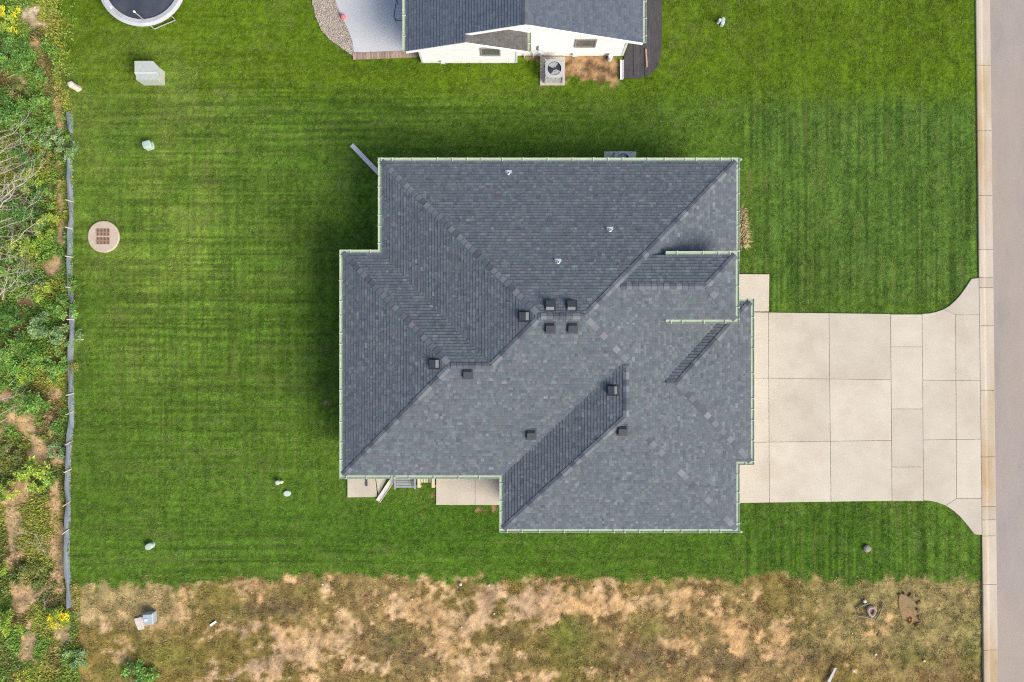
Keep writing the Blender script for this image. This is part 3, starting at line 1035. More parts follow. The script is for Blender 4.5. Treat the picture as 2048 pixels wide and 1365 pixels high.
me_hip, me_ridge = cap_mesh('hip'), cap_mesh('ridge')
STEP = .27
ncap = 0
for i, b in enumerate(BL):
    x0, x1, y0, y1 = b.r
    hw = min(x1 - x0, y1 - y0) / 2
    if x1 - x0 >= y1 - y0:
        rg = ((x0 + hw, y0 + hw), (x1 - hw, y0 + hw))
        hips = [((x0, y0), rg[0]), ((x0, y1), rg[0]), ((x1, y0), rg[1]), ((x1, y1), rg[1])]
    else:
        rg = ((x0 + hw, y0 + hw), (x0 + hw, y1 - hw))
        hips = [((x0, y0), rg[0]), ((x1, y0), rg[0]), ((x0, y1), rg[1]), ((x1, y1), rg[1])]
    for (p0, p1), me in [(hh, me_hip) for hh in hips] + [(rg, me_ridge)]:
        p0, p1 = Vector(p0), Vector(p1)
        L_ = (p1 - p0).length
        if L_ < .1: continue
        u_ = (p1 - p0) / L_; n_ = Vector((-u_.y, u_.x))
        m = int(L_ / STEP)
        for kx in range(m):
            t = (kx + .62) * STEP
            if t > L_ - .02: break
            p = p0 + u_ * t
            ok = True
            for sg in (-.15, .15):
                a_ = p + n_ * sg
                if abs(roof_h(a_.x, a_.y) - b.h(a_.x, a_.y)) > 2e-3: ok = False
            if roof_h(p.x, p.y) - b.h(p.x, p.y) > 2e-3: ok = False
            if i in (0, 2) and p.x > x5E - .55 and y4N < p.y < y5N: ok = False
            if not ok: continue
            o = share('hip_cap' if me is me_hip else 'ridge_cap', me, None, roof, (p.x, p.y, b.h(p.x, p.y)), math.atan2(u_.y, u_.x))
            ncap += 1
print('caps', ncap)

# gutters: a mitred trough per run with its hangers
m_gut = pmat('gutter_enamel', (0.40, 0.47, 0.34), (0.36, 0.43, 0.31), scale=3, rough=.55, spec=.25, c3=(0.33, 0.36, 0.27), s3=1.2)
m_hang = pmat('hanger_white', (0.58, 0.61, 0.55), (0.52, 0.55, 0.49), scale=5, rough=.4)
PROF = [(0, 0), (0, -.03), (.03, -.085), (.160, -.085), (.160, .004), (.152, .004), (.150, -.045), (.030, -.045), (.016, -.025), (.018, -.004)]
hang_me = None


def gutter_runs(parent, pts, z, closed=False, end_caps=True, hangers=True, seed=1):
    """pts: outer line with the house on the left-hand side"""
    global hang_me
    n = len(pts); V2 = [Vector(p) for p in pts]
    rnd = random.Random(seed)
    def inward(i, j):
        d = (V2[j] - V2[i]).normalized(); return Vector((-d.y, d.x))
    def mitre(i):
        nb = []
        if closed or i > 0: nb.append(inward((i - 1) % n, i))
        if closed or i < n - 1: nb.append(inward(i, (i + 1) % n))
        if len(nb) == 1: return nb[0]
        k = 1 + nb[0].dot(nb[1])
        return (nb[0] + nb[1]) / max(k, .1)
    segs = [(i, (i + 1) % n) for i in range(n if closed else n - 1)]
    for i, j in segs:
        a, b = V2[i], V2[j]; ma, mb_ = mitre(i), mitre(j)
        m = MB()
        m.hexa([(a.x + ma.x * d, a.y + ma.y * d, z + h) for d, h in PROF], [(b.x + mb_.x * d, b.y + mb_.y * d, z + h) for d, h in PROF])
        if not closed and end_caps:
            d_ = (b - a).normalized(); nn = Vector((-d_.y, d_.x))
            for e_, on, sg in ((a, i == 0, -1), (b, j == n - 1, 1)):
                if on:
                    e0 = e_ + d_ * (.004 * sg); e1 = e_ + d_ * (.012 * sg)
                    ring = lambda e: [(e.x + nn.x * d, e.y + nn.y * d, z + h) for d, h in ((0, .002), (0, -.036), (.03, -.087), (.162, -.087), (.162, .002))]
                    m.hexa(ring(e0), ring(e1))
        gobj = m.build('gutter', m_gut, parent)
        if not hangers: continue
        d_ = (b - a).normalized(); nn = Vector((-d_.y, d_.x)); L_ = (b - a).length
        t = .16 + rnd.uniform(0, .3)
        while t < L_ - .12:
            p = a + d_ * t + nn * .078
            if hang_me is None:
                hm = MB(); hm.box(-.010, .010, -.080, .076, -.012, .008); hm.box(-.022, .022, -.090, -.045, -.012, .014)
                hang_me = bpy.data.meshes.new('hanger'); hang_me.from_pydata(hm.v, [], hm.f); hang_me.materials.append(m_hang)
            share('hanger', hang_me, None, gobj, (p.x, p.y, z + .002), math.atan2(d_.y, d_.x))
            t += rnd.choice((.5, .68, .8, .95, 1.15))


GZ = HE + .012
main_run = [(xE1, y5N - .02), (xE1, yN), (xW1, yN), (xW1, yN2), (xW2, yN2), (xW2, yS2), (xW3, yS2), (xW3, yS3), (xE1, yS3), (xE1, y4S), (xE4, y4S), (xE4, y4N), (xE1 - .02, y4N)]
gutter_runs(house, main_run, GZ, seed=3)
gutter_runs(house, [(x5G, y5S), (x5E, y5S), (x5E, y5N), (x5G, y5N)], E5 + .012, seed=4)

# walls, fascia and soffit under the eaves
def inset_poly(pts, d):
    V2 = [Vector(p) for p in pts]; n = len(V2); out = []
    for i in range(n):
        a, b, c_ = V2[i - 1], V2[i], V2[(i + 1) % n]
        e1 = (b - a).normalized(); e2 = (c_ - b).normalized()
        n1 = Vector((-e1.y, e1.x)); n2 = Vector((-e2.y, e2.x))
        out.append(b + (n1 + n2) / (1 + n1.dot(n2)) * d)
    return out


outline = [(xE1, y5N - .03), (xE1, yN), (xW1, yN), (xW1, yN2), (xW2, yN2), (xW2, yS2), (xW3, yS2), (xW3, yS3), (xE1, yS3), (xE1, y4S), (xE4, y4S), (xE4, y4N), (8.6, y4N), (8.6, y5N - .03)]
m_trim = pmat('white_trim', (0.74, 0.75, 0.72), (0.68, 0.69, 0.66), scale=4, rough=.5)
m_wall = pmat('pale_siding', (0.55, 0.55, 0.52), (0.50, 0.50, 0.47), scale=5, rough=.7)
fas = MB(); fo, fi = inset_poly(outline, .163), inset_poly(outline, .185)
for i in range(len(outline)):
    j = (i + 1) % len(outline)
    fas.hexa([(p.x, p.y, HE - .19) for p in (fo[i], fo[j], fi[j], fi[i])], [(p.x, p.y, HE - .006) for p in (fo[i], fo[j], fi[j], fi[i])])
fas.build('fascia', m_trim, house)
sof = MB(); sof.face([(p.x, p.y, HE - .185) for p in reversed(inset_poly(outline, .175))])
sof.build('soffit', m_trim, house)
wp = inset_poly(outline, .13 + .45)
wl = MB(); nw = len(wp)
course = .18
for i in range(nw):
    j = (i + 1) % nw
    a, b = wp[i], wp[j]; d_ = (b - a).normalized(); out_n = Vector((d_.y, -d_.x))
    z = .25
    wl.face([(a.x, a.y, -.1), (b.x, b.y, -.1), (b.x, b.y, .25), (a.x, a.y, .25)], (0.42, 0.40, 0.37))
    while z < HE - .2:
        z1 = min(z + course, HE - .187)
        wl.face([(a.x + out_n.x * .018, a.y + out_n.y * .018, z), (b.x + out_n.x * .018, b.y + out_n.y * .018, z), (b.x, b.y, z1), (a.x, a.y, z1)], (0.56, 0.56, 0.53))
        z = z1
wl.build('wall', amat('lap_siding', rough=.6, fine=20, amount=.06, spec=.3), house)
# raised porch: cheek walls, soffit, posts, front door
pw = MB(); pw.box(5.4, 9.35, y5S + .45, y5N - .45, 2.3, E5 - .16); pw.build('porch_wall', m_wall, house)
ps = MB(); ps.box(5.0, x5E - .18, y5S + .18, y5N - .18, E5 - .15, E5 - .12); ps.build('porch_soffit', m_trim, house)
pf = MB()
for x0_, x1_, y0_, y1_ in ((x5G, x5E - .165, y5S + .165, y5S + .190), (x5G, x5E - .165, y5N - .190, y5N - .165), (x5E - .190, x5E - .165, y5S + .191, y5N - .191)):
    pf.box(x0_, x1_, y0_, y1_, E5 - .18, E5 - .005)
pf.build('porch_fascia', m_trim, house)
for yy in (y4N + .25, y5N - .5):
    po = MB(); po.obox((9.35, yy, .05), (.3, .3, 2.3)); po.obox((9.35, yy, .05), (.4, .4, .25)); po.build('porch_post', m_trim, house)
dr = MB(); dr.box(8.02, 8.07, 2.4, 3.35, .08, 2.2); d_o = dr.build('front_door', pmat('door_paint', (0.05, 0.06, 0.08), rough=.4), house)
hd = MB(); hd.box(8.07, 8.12, 2.48, 2.52, 1.0, 1.2); hd.build('handle', pmat('dark_metal', (0.03, 0.03, 0.035), rough=.4, metal=.8), d_o)
# garage doors on the street side
gx_ = xE4 - .58
for ya, yb in ((-5.0, -1.95), (-1.55, 1.35)):
    gd = MB(); gd.box(gx_ - .06, gx_ + .03, ya, yb, .05, 2.3); g_o = gd.build('garage_door', m_trim, house)
    for rr in range(4):
        pn = MB(); pn.box(gx_ + .03, gx_ + .045, ya + .05, yb - .05, .1 + rr * .55, .58 + rr * .55); pn.build('panel', m_trim, g_o)
m_glass = pmat('window_glass', (0.03, 0.04, 0.05), (0.05, 0.06, 0.07), scale=2, rough=.08, spec=.6)
def window(parent, axis, c0, c1, pos, z0, z1, sgn):
    f = MB(); g_ = MB(); t = .06
    def bx(m, a0, a1, za, zb, d0, d1):
        lo, hi = sorted((pos + sgn * d0, pos + sgn * d1))
        if axis == 'x': m.box(lo, hi, a0, a1, za, zb)
        else: m.box(a0, a1, lo, hi, za, zb)
    bx(f, c0 - t, c1 + t, z1, z1 + t, 0, .05); bx(f, c0 - t, c1 + t, z0 - t, z0, 0, .06)
    bx(f, c0 - t, c0, z0, z1, 0, .05); bx(f, c1, c1 + t, z0, z1, 0, .05)
    bx(f, c0, c1, (z0 + z1) / 2 - .02, (z0 + z1) / 2 + .02, .022, .045)
    o = f.build('window', m_trim, parent)
    bx(g_, c0, c1, z0, z1, .0, .022); g_.build('pane', m_glass, o)
for c0 in (5.0, 7.0): window(house, 'x', c0 - .5, c0 + .4, xE1 - .58, .9, 2.1, 1)
for c0 in (-4.0, -1.0, 2.6, 7.2): window(house, 'y', c0 - .5, c0 + .4, yN - .58, .9, 2.1, 1)
for c0 in (-4.5, -1.0, 2.0): window(house, 'x', c0 - .6, c0 + .6, xW2 + .58, .7, 2.1, -1)
window(house, 'y', 3.0, 4.2, yS3 + .58, .9, 2.1, -1)
pd = MB(); pd.box(-3.3, -1.5, yS2 + .52, yS2 + .57, .1, 2.15); pdo = pd.build('patio_door', m_trim, house)
pg = MB(); pg.box(-3.2, -1.6, yS2 + .50, yS2 + .519, .2, 2.05); pg.build('pane', m_glass, pdo)

# downspouts at the corners with their elbows
def downspout(x, y, dx, dy):
    m = MB()
    m.tube([(x, y, HE - .08), (x + dx * .10, y + dy * .10, HE - .16), (x + dx * .05, y + dy * .05, HE - .35), (x - dx * .3, y - dy * .3, HE - .6), (x - dx * .33, y - dy * .33, .15)], .042, 8)
    m.tube([(x + dx * .02, y + dy * .02, HE + .02), (x + dx * .02, y + dy * .02, HE - .12)], .055, 8)
    return m.build('downspout', m_gut, house, smooth=False)
downspout(xE1 + .045, yN - .10, .7, .7); downspout(xE1 + .06, yS3 + .04, .7, -.7)
downspout(xW1 + .06, yN - .9, -.3, 0); downspout(q(790), yS2 + .06, 0, -.3)

# box vents and pipe boots on the roof
m_vent = pmat('vent_metal', (0.050, 0.054, 0.062), (0.038, 0.042, 0.05), scale=12, rough=.55, rand=.15)
m_vent_lit = pmat('vent_sunlit', (0.17, 0.18, 0.19), (0.13, 0.14, 0.15), scale=12, rough=.6, rand=.15)  # paler vent metal, sunlight put into the colour
SIDE = {'W': (-1, 0), 'E': (1, 0), 'N': (0, 1), 'S': (0, -1)}


def box_vent(px, py, side):
    c_ = roof_pt(px, py, .1)
    dn = Vector(SIDE[side]); ac = Vector((-dn.y, dn.x))
    def pt(s, t, up):
        p = Vector((c_.x, c_.y)) + dn * s + ac * t
        return (p.x, p.y, c_.z - KR * s + up)
    w = .175
    base = MB()
    base.hexa([pt(-.27, -.25, .012), pt(.25, -.25, .012), pt(.25, .25, .012), pt(-.27, .25, .012)], [pt(-.27, -.25, .020), pt(.25, -.25, .026), pt(.25, .25, .026), pt(-.27, .25, .020)])
    o = base.build('roof_vent', m_vent, house)
    hood = MB()
    lo = [pt(-.20, -w, .02), pt(.19, -w, .02), pt(.19, w, .02), pt(-.20, w, .02)]
    hi = [pt(-.07, -w, .15), pt(.205, -w, .19), pt(.205, w, .19), pt(-.07, w, .15)]
    hood.hexa(lo, hi)
    hood.build('hood', m_vent, o)
    lip = MB()
    lip.face([pt(-.203, -w + .01, .026), pt(-.203, w - .01, .026), pt(-.073, w - .01, .156), pt(-.073, -w + .01, .156)][::-1])
    lip.hexa([pt(-.206, -w + .01, .02), pt(-.196, -w + .01, .02), pt(-.196, w - .01, .02), pt(-.206, w - .01, .02)],
             [pt(-.080, -w + .01, .153), pt(-.070, -w + .01, .153), pt(-.070, w - .01, .153), pt(-.080, w - .01, .153)])
    lip.build('front_slope', m_vent_lit if side in 'WN' else m_vent, o)  # sun on the upslope face painted in for west and north vents


for px, py, sd in ((1048, 633, 'W'), (1100, 611, 'N'), (1143, 611, 'N'), (1100, 656, 'S'), (1145, 656, 'S'), (868, 728, 'W'), (935, 748, 'S'),
                   (1225, 781, 'W'), (1062, 870, 'S'), (1245, 862, 'S')):
    box_vent(px, py, sd)

m_lead = pmat('boot_grey', (0.62, 0.63, 0.64), (0.52, 0.53, 0.55), scale=10, rough=.5)
for px, py in ((1017, 345), (1220, 459), (1116, 523)):
    c_ = roof_pt(px, py, .05)
    fl = MB()
    def pt(s, t, up): return (c_.x + t, c_.y + s, c_.z - KR * s + up)
    ring = [(-.09, -.05), (-.01, -.14), (.12, -.15), (.12, .15), (-.01, .14), (-.09, .05)]
    fl.hexa([pt(s, t, .008) for s, t in ring][::-1], [pt(s, t, .026) for s, t in ring][::-1])
    o = fl.build('vent_pipe', m_lead, house)
    pp = MB(); pp.lathe((c_.x, c_.y - .05, c_.z - .03), [(.09, 0), (.075, .09), (.05, .12), (.05, .30), (.042, .30), (.042, .2)], 12)
    pp.build('pipe', m_lead, o, smooth=False)

# ------------------------------------------------------------------ the neighbouring house
NK = .355
nXL, nXR, nRX = -5.06, 6.21, .575
nRY, nBY, nWY, nBWY = 13.77, 13.38, 14.26, 13.90
nBX1, nBRX = .88, -2.09
nh = empty('house', (0.5, 20, 0))
tag(nh, 'white sided house with dark gable roof, cut off by the top edge', 'house')


def ntone(rnd, x, y):
    c = ((0.095, 0.115, 0.145), (0.105, 0.124, 0.152), (0.088, 0.106, 0.136), (0.112, 0.128, 0.152))[rnd.randrange(4)]
    k = rnd.uniform(.92, 1.08)
    return (c[0] * k, c[1] * k, c[2] * k)


def btone(rnd, x, y):
    k = rnd.uniform(.85, 1.15)
    return (.120 * k, .116 * k, .112 * k)


nd, ns = MB(), MB()
wpl = (NK, 0, HE - NK * (nXL + .16)); epl = (-NK, 0, HE + NK * (nXR - .16))
Rn = (nXL + .16, nXR - .16, nBY, 27.0)
nRX = (Rn[0] + Rn[1]) / 2
rect = lambda x0, x1, y0, y1: [(x0, y0), (x1, y0), (x1, y1), (x0, y1)]
shingle_face(ns, nd, rect(Rn[0], nRX, nRY, 27), wpl, 'W', Rn, NK, 71, ntone)
shingle_face(ns, nd, rect(Rn[0], nBRX, nBY, nRY), wpl, 'W', Rn, NK, 71, ntone)
shingle_face(ns, nd, rect(nRX, Rn[1], nRY, 27), epl, 'E', Rn, NK, 72, ntone)
hb = wpl[0] * nBRX + wpl[2]
bE = nBX1 - .16
kB = (hb - HE) / (bE - nBRX)
bpl = (-kB, 0, HE + kB * bE)
shingle_face(ns, nd, rect(nBRX, bE, nBY, nWY), bpl, 'E', (nBRX, bE, nBY, nWY), kB, 73, btone)
nroof = nd.build('roof', m_deck, nh)
ns.build('shingles', m_sh, nroof, kind='stuff')
yy = nRY + .15
me_r2 = None
while yy < 20:
    z = wpl[0] * nRX + wpl[2]
    share('ridge_cap', me_ridge, None, nroof, (nRX, yy, z), math.pi / 2); yy += .27
gutter_runs(nh, [(nXL, 27), (nXL, nBY + .02)], HE + .012, seed=8)
gutter_runs(nh, [(nXR, nRY + .02), (nXR, 27)], HE + .012, seed=9)
gutter_runs(nh, [(nBX1, nBY + .02), (nBX1, nWY - .03)], HE + .012, seed=10)
m_white = pmat('white_siding_trim', (0.80, 0.80, 0.78), (0.76, 0.76, 0.74), scale=4, rough=.5)


def rake(x0, x1, y, plane):
    m = MB()
    z0 = plane[0] * x0 + plane[2]; z1 = plane[0] * x1 + plane[2]
    m.hexa([(x0, y - .03, z0 - .19), (x1, y - .03, z1 - .19), (x1, y - .002, z1 - .19), (x0, y - .002, z0 - .19)],
           [(x0, y - .03, z0 + .004), (x1, y - .03, z1 + .004), (x1, y - .002, z1 + .004), (x0, y - .002, z0 + .004)])
    m.build('rake_board', m_white, nh)
    s = MB()
    yb = y + .9
    s.face([(x0, y - .002, z0 - .15), (x1, y - .002, z1 - .15), (x1, yb, z1 - .15), (x0, yb, z0 - .15)])
    s.build('soffit', m_white, nh)


rake(Rn[0], nBRX, nBY, wpl); rake(nBRX, bE, nBY, bpl)
rake(nBRX - .02, nRX, nRY, wpl); rake(nRX, Rn[1], nRY, epl)
# lap siding on the two gable walls and plain flanks
m_ws = pmat('white_lap_siding', (0.80, 0.795, 0.775), (0.74, 0.735, 0.715), scale=3, rough=.55, spec=.3, c3=(0.70, 0.69, 0.66), s3=1.5)


def gable_wall(x0, x1, y, ridge_x, pl_l, pl_r, zmin=.15):
    m = MB(); z = zmin; cs = .20
    def xr(z):
        xa = max(x0, (z - pl_l[2] + .16) / pl_l[0]) if pl_l[0] > 0 else x0
        xb = min(x1, (z - pl_r[2] + .16) / pl_r[0])
        return xa, xb
    while True:
        z1 = z + cs
        a0, b0 = xr(z); a1, b1 = xr(z1)
        if b1 <= a1 + .02 or b0 <= a0: break
        m.face([(a0, y - .022, z), (b0, y - .022, z), (b1, y, z1), (a1, y, z1)])
        m.face([(a0, y, z), (b0, y, z), (b0, y - .022, z), (a0, y - .022, z)])
        z = z1
    m.face([(x0, y + .004, -.1), (x1, y + .004, -.1), (x1, y + .004, zmin), (x0, y + .004, zmin)])
    return m.build('wall', m_ws, nh)


gable_wall(-4.45, 5.5, nWY, nRX, wpl, epl)
gable_wall(-4.45, .22, nBWY, nBRX, wpl, bpl)
fw = MB()
for x in (-4.45, 5.5):
    fw.face([(x, nBWY if x < 0 else nWY, -.1), (x, 26.6, -.1), (x, 26.6, HE + .02), (x, nBWY if x < 0 else nWY, HE + .02)])
fw.face([(.22, nBWY, -.1), (.22, nWY, -.1), (.22, nWY, HE + .1), (.22, nBWY, HE + .1)])
fw.face([(-4.45, 26.6, -.1), (5.5, 26.6, -.1), (5.5, 26.6, 2.7), (.5, 26.6, 4.4), (-4.45, 26.6, 2.7)])
fw.build('side_wall', m_ws, nh)
m_corner = pmat('corner_trim', (0.62, 0.63, 0.62), (0.58, 0.59, 0.58), scale=4, rough=.5)
for x, y in ((-4.45, nBWY), (.22, nBWY), (5.5, nWY)):
    c_ = MB(); c_.box(x - .05, x + .05, y - .035, y + .05, .1, HE + .05); c_.build('corner_board', m_corner, nh)


def nwin(x0, x1, y, z0, z1):
    m = MB(); t = .07
    m.box(x0 - t, x1 + t, y - .06, y - .02, z1, z1 + t); m.box(x0 - t, x1 + t, y - .07, y - .02, z0 - t, z0)
    m.box(x0 - t, x0, y - .06, y - .02, z0, z1); m.box(x1, x1 + t, y - .06, y - .02, z0, z1)
    o = m.build('window', pmat('taupe_frame', (0.30, 0.28, 0.25), (0.26, 0.24, 0.22), scale=6, rough=.5), nh)
    g_ = MB(); g_.box(x0, x1, y - .035, y - .024, z0, z1); g_.build('pane', pmat('grey_glass', (0.09, 0.10, 0.10), (0.13, 0.14, 0.14), scale=2, rough=.12, spec=.6), o)


nwin(3.08, 3.96, nWY, 1.22, 1.98); nwin(-1.44, -.62, nBWY, 1.1, 1.85)
# meter boxes and small vents low on the wall
m_box = pmat('utility_white', (0.74, 0.74, 0.72), (0.66, 0.66, 0.64), scale=8, rough=.5)
for x, w, d_, z0, z1 in ((.62, .30, .16, .7, 1.2), (1.05, .22, .14, .8, 1.15), (1.42, .26, .2, .9, 1.3)):
    m = MB(); m.box(x - w / 2, x + w / 2, nWY - .03 - d_, nWY - .026, z0, z1); o = m.build('meter_box', m_box, nh)
    m = MB(); m.tube([(x, nWY - .09, z0 - .02), (x, nWY - .09, -.02)], .03, 8); m.build('conduit', m_box, o)
for x, y in ((-3.42, nBWY), (3.1, nWY)):
    m = MB(); m.box(x - .1, x + .1, y - .14, y - .026, .22, .42); m.build('wall_vent', m_box, nh)


# ------------------------------------------------------------------ air conditioners
def ac_unit(c, label, half=.42, h=.82, pad=None):
    o = empty('air_conditioner', (c[0], c[1], .06))
    tag(o, label, 'air conditioner', 'air conditioners beside the houses')
    m_ac = pmat('ac_enamel', (0.42, 0.43, 0.43), (0.36, 0.37, 0.37), scale=6, rough=.5, spec=.4)
    m_dk = pmat('ac_dark', (0.02, 0.028, 0.045), (0.03, 0.035, 0.05), scale=8, rough=.6)
    z0 = .07
    core = MB(); core.box(c[0] - half + .04, c[0] + half - .04, c[1] - half + .04, c[1] + half - .04, z0, z0 + h - .06); core.build('coil', m_dk, o)
    for k in range(11):
        z = z0 + .05 + k * .062
        m = MB()
        for x0, x1, y0, y1 in ((-half, half, -half, -half + .02), (-half, half, half - .02, half), (-half, -half + .02, -half + .021, half - .021), (half - .02, half, -half + .021, half - .021)):
            m.box(c[0] + x0, c[0] + x1, c[1] + y0, c[1] + y1, z, z + .028)
        m.build('louver', m_ac, o)
    for sx in (-1, 1):
        for sy in (-1, 1):
            m = MB(); m.box(c[0] + sx * half - .035, c[0] + sx * half + .035, c[1] + sy * half - .035, c[1] + sy * half + .035, z0, z0 + h - .03)
            m.build('corner_post', m_ac, o)
    # top shell: rounded square with a round opening
    top = MB(); n = 48; R = half * .80
    zt = z0 + h
    inner, outer = [], []
    for k in range(n):
        t = 2 * math.pi * k / n; cx_, sy_ = math.cos(t), math.sin(t)
        e = (abs(cx_) ** 5 + abs(sy_) ** 5) ** (-1 / 5)
        outer.append((c[0] + cx_ * e * (half + .03), c[1] + sy_ * e * (half + .03)))
        inner.append((c[0] + cx_ * R, c[1] + sy_ * R))
    for k in range(n):
        j = (k + 1) % n
        top.face([(*outer[k], zt - .02), (*outer[j], zt - .02), (*inner[j], zt), (*inner[k], zt)])
        top.face([(*outer[k], zt - .09), (*outer[j], zt - .09), (*outer[j], zt - .02), (*outer[k], zt - .02)])
        top.face([(*inner[k], zt), (*inner[j], zt), (*inner[j], zt - .16), (*inner[k], zt - .16)])
    top.build('top_shell', m_ac, o)
    fl = MB(); fl.lathe((c[0], c[1], zt - .17), [(R + .03, 0), (R + .03, .005)], 32); fl.build('fan_well', m_dk, o)
    hub = MB(); hub.lathe((c[0], c[1], zt - .13), [(.07, 0), (.07, .06), (.04, .07)], 16); hub.build('fan_hub', m_ac, o)
    for k in range(2):
        a0 = math.radians(62) + k * math.pi
        m = MB(); pts_t, pts_b = [], []
        for i in range(9):
            a = a0 + math.radians(100) * i / 8 - .1
            z = zt - .045 + .03 * (i / 8 - .5)
            pts_t.append((c[0] + math.cos(a) * R * .95, c[1] + math.sin(a) * R * .95, z))
        for i in range(8):
            a = a0 + math.radians(100) * i / 8; b_ = a0 + math.radians(100) * (i + 1) / 8
            z = zt - .045 + .03 * (i / 8 - .5); z2 = zt - .10 + .05 * ((i + 1) / 8 - .5)
            m.face([(c[0] + .06 * math.cos(a), c[1] + .06 * math.sin(a), zt - .045), pts_t[i], pts_t[i + 1], (c[0] + .06 * math.cos(b_), c[1] + .06 * math.sin(b_), zt - .045)])
        m.build('fan_blade', m_ac, o)
    gd = MB()
    for rr in (.25, .5, .75, .97):
        pts = [(c[0] + math.cos(t) * R * rr, c[1] + math.sin(t) * R * rr, zt + .004) for t in [2 * math.pi * k / 24 for k in range(25)]]
        gd.tube(pts, .0025, 4, cap=False)
    for k in range(8):
        t = math.pi * k / 8
        gd.tube([(c[0] - math.cos(t) * R, c[1] - math.sin(t) * R, zt + .006), (c[0] + math.cos(t) * R, c[1] + math.sin(t) * R, zt + .006)], .0025, 4)
    gd.build('guard', pmat('guard_wire', (0.10, 0.10, 0.11), rough=.4, metal=.5), o)
    return o


ac_unit((2.07, 13.30), 'grey square air conditioner on concrete pad beside the white house')
ac_unit((5.42, 8.83), 'air conditioner mostly hidden under the grey roof eave', half=.40)
for nm_, x0, x1, y0, y1 in (('a', 1.4, 2.64, 12.78, 14.2), ('b', 4.6, 6.2, 8.0, 9.46)):
    m = MB(); m.box(x0, x1, y0, y1, -.1, .065)
    o = m.build('concrete_pad', pmat('pad_concrete', (0.52, 0.47, 0.41), (0.44, 0.40, 0.35), scale=4, rough=.9, bump=.2, world=True), base=((x0 + x1) / 2, (y0 + y1) / 2, 0))
    tag(o, 'concrete pad under the ' + ('neighbouring white house\'s air conditioner' if nm_ == 'a' else 'air conditioner by the grey roof\'s top gutter'), 'pad', 'pads under the air conditioners')

# dark weed fabric bed and bits beside the neighbour's wall
m_fab = pmat('weed_fabric', (0.045, 0.042, 0.046), (0.075, 0.068, 0.07), scale=5, rough=.8, bump=.6, bscale=14, world=True, stretch=(1.6, .4, 1))
fb = [(1248, 112), (1262, 84), (1270, 40), (1270, -60), (1321, -60), (1324, 40), (1322, 105), (1316, 132), (1303, 148), (1285, 156), (1262, 158), (1244, 157)]
m = MB(); pts = ppoly(fb)
m.prism(pts[::-1], -.05, .05)
tag(m.build('weed_fabric_bed', m_fab), kind='structure')
for j_, uu in enumerate((1266, 1288)):
    m = MB(); a, b = P(uu, 60), P(uu + 1, 152)
    m.hexa([(a.x - .02, a.y, .045), (a.x + .3, a.y, .045), (b.x + .3, b.y, .045), (b.x - .02, b.y, .045)], [(a.x, a.y, .075), (a.x + .22, a.y, .062), (b.x + .22, b.y, .062), (b.x, b.y, .075)])
    o = m.build('fabric_overlap', m_fab); tag(o, kind='structure')


def flat_trough(name, a, b, w, h, mat, label, cat, ribs=0):
    """downspout extension: an open shallow trough lying on the ground"""
    a, b = Vector(a), Vector(b); d = (b - a).normalized(); nn = Vector((-d.y, d.x, 0))
    m = MB()
    prof = [(-w / 2, 0), (w / 2, 0), (w / 2, h), (w / 2 - .02, h), (w * .36, h * .55), (-w * .36, h * .55), (-w / 2 + .02, h), (-w / 2, h)]
    m.hexa([tuple(a + nn * t + Vector((0, 0, z))) for t, z in prof], [tuple(b + nn * t + Vector((0, 0, z))) for t, z in prof])
    mid = (a + b) / 2
    o = m.build(name, mat, base=(mid.x, mid.y, 0))
    tag(o, label, cat, 'downspout extensions lying on the ground')
    for k in range(ribs):
        t = (k + .5) / ribs
        p = a + (b - a) * t
        r_ = MB(); r_.obox((p.x, p.y, p.z + h * .5), (.02, w * .7, .012), math.atan2(d.y, d.x)); r_.build('rib', mat, o)
    return o


m_ext = pmat('extension_grey', (0.66, 0.64, 0.62), (0.60, 0.58, 0.56), scale=5, rough=.6)
m_ext2 = pmat('extension_beige', (0.62, 0.56, 0.49), (0.55, 0.50, 0.44), scale=5, rough=.6)
flat_trough('downspout_extension', P(704, 291) + Vector((0, 0, .04)), P(768, 358) + Vector((0, 0, .10)), .22, .08, m_ext, 'grey downspout extension slanting from the roof\'s top left corner', 'drain pipe', 4)
flat_trough('downspout_extension', P(757, 1002) + Vector((0, 0, .06)), P(800, 938) + Vector((0, 0, .18)), .25, .09, m_ext2, 'beige downspout extension slanting beside the back step', 'drain pipe', 4)
flat_trough('downspout_extension', P(1243, 122) + Vector((0, 0, .06)), P(1243, 160) + Vector((0, 0, .03)), .16, .08, m_white, 'white downspout extension along the black weed fabric', 'drain pipe', 3)
m = MB(); m.tube([P(1291, 100) + Vector((0, 0, .09)), P(1293, 136) + Vector((0, 0, .09))], .045, 6)
tag(m.build('wooden_stake', pmat('raw_wood_pink', (0.46, 0.31, 0.22), (0.38, 0.25, 0.17), scale=8, rough=.8, stretch=(1, .2, 1)), base=P(1292, 118)), 'pinkish wooden stick lying on the black weed fabric', 'stick')
m = MB(); c_ = P(1219, 119); m.lathe((c_.x, c_.y, 0), [(.11, -.02), (.12, .25), (.12, .42), (.10, .45)], 14)
o = m.build('drain_pipe', m_box, base=(c_.x, c_.y, 0)); tag(o, 'short pale pipe standing by the white wall', 'pipe')

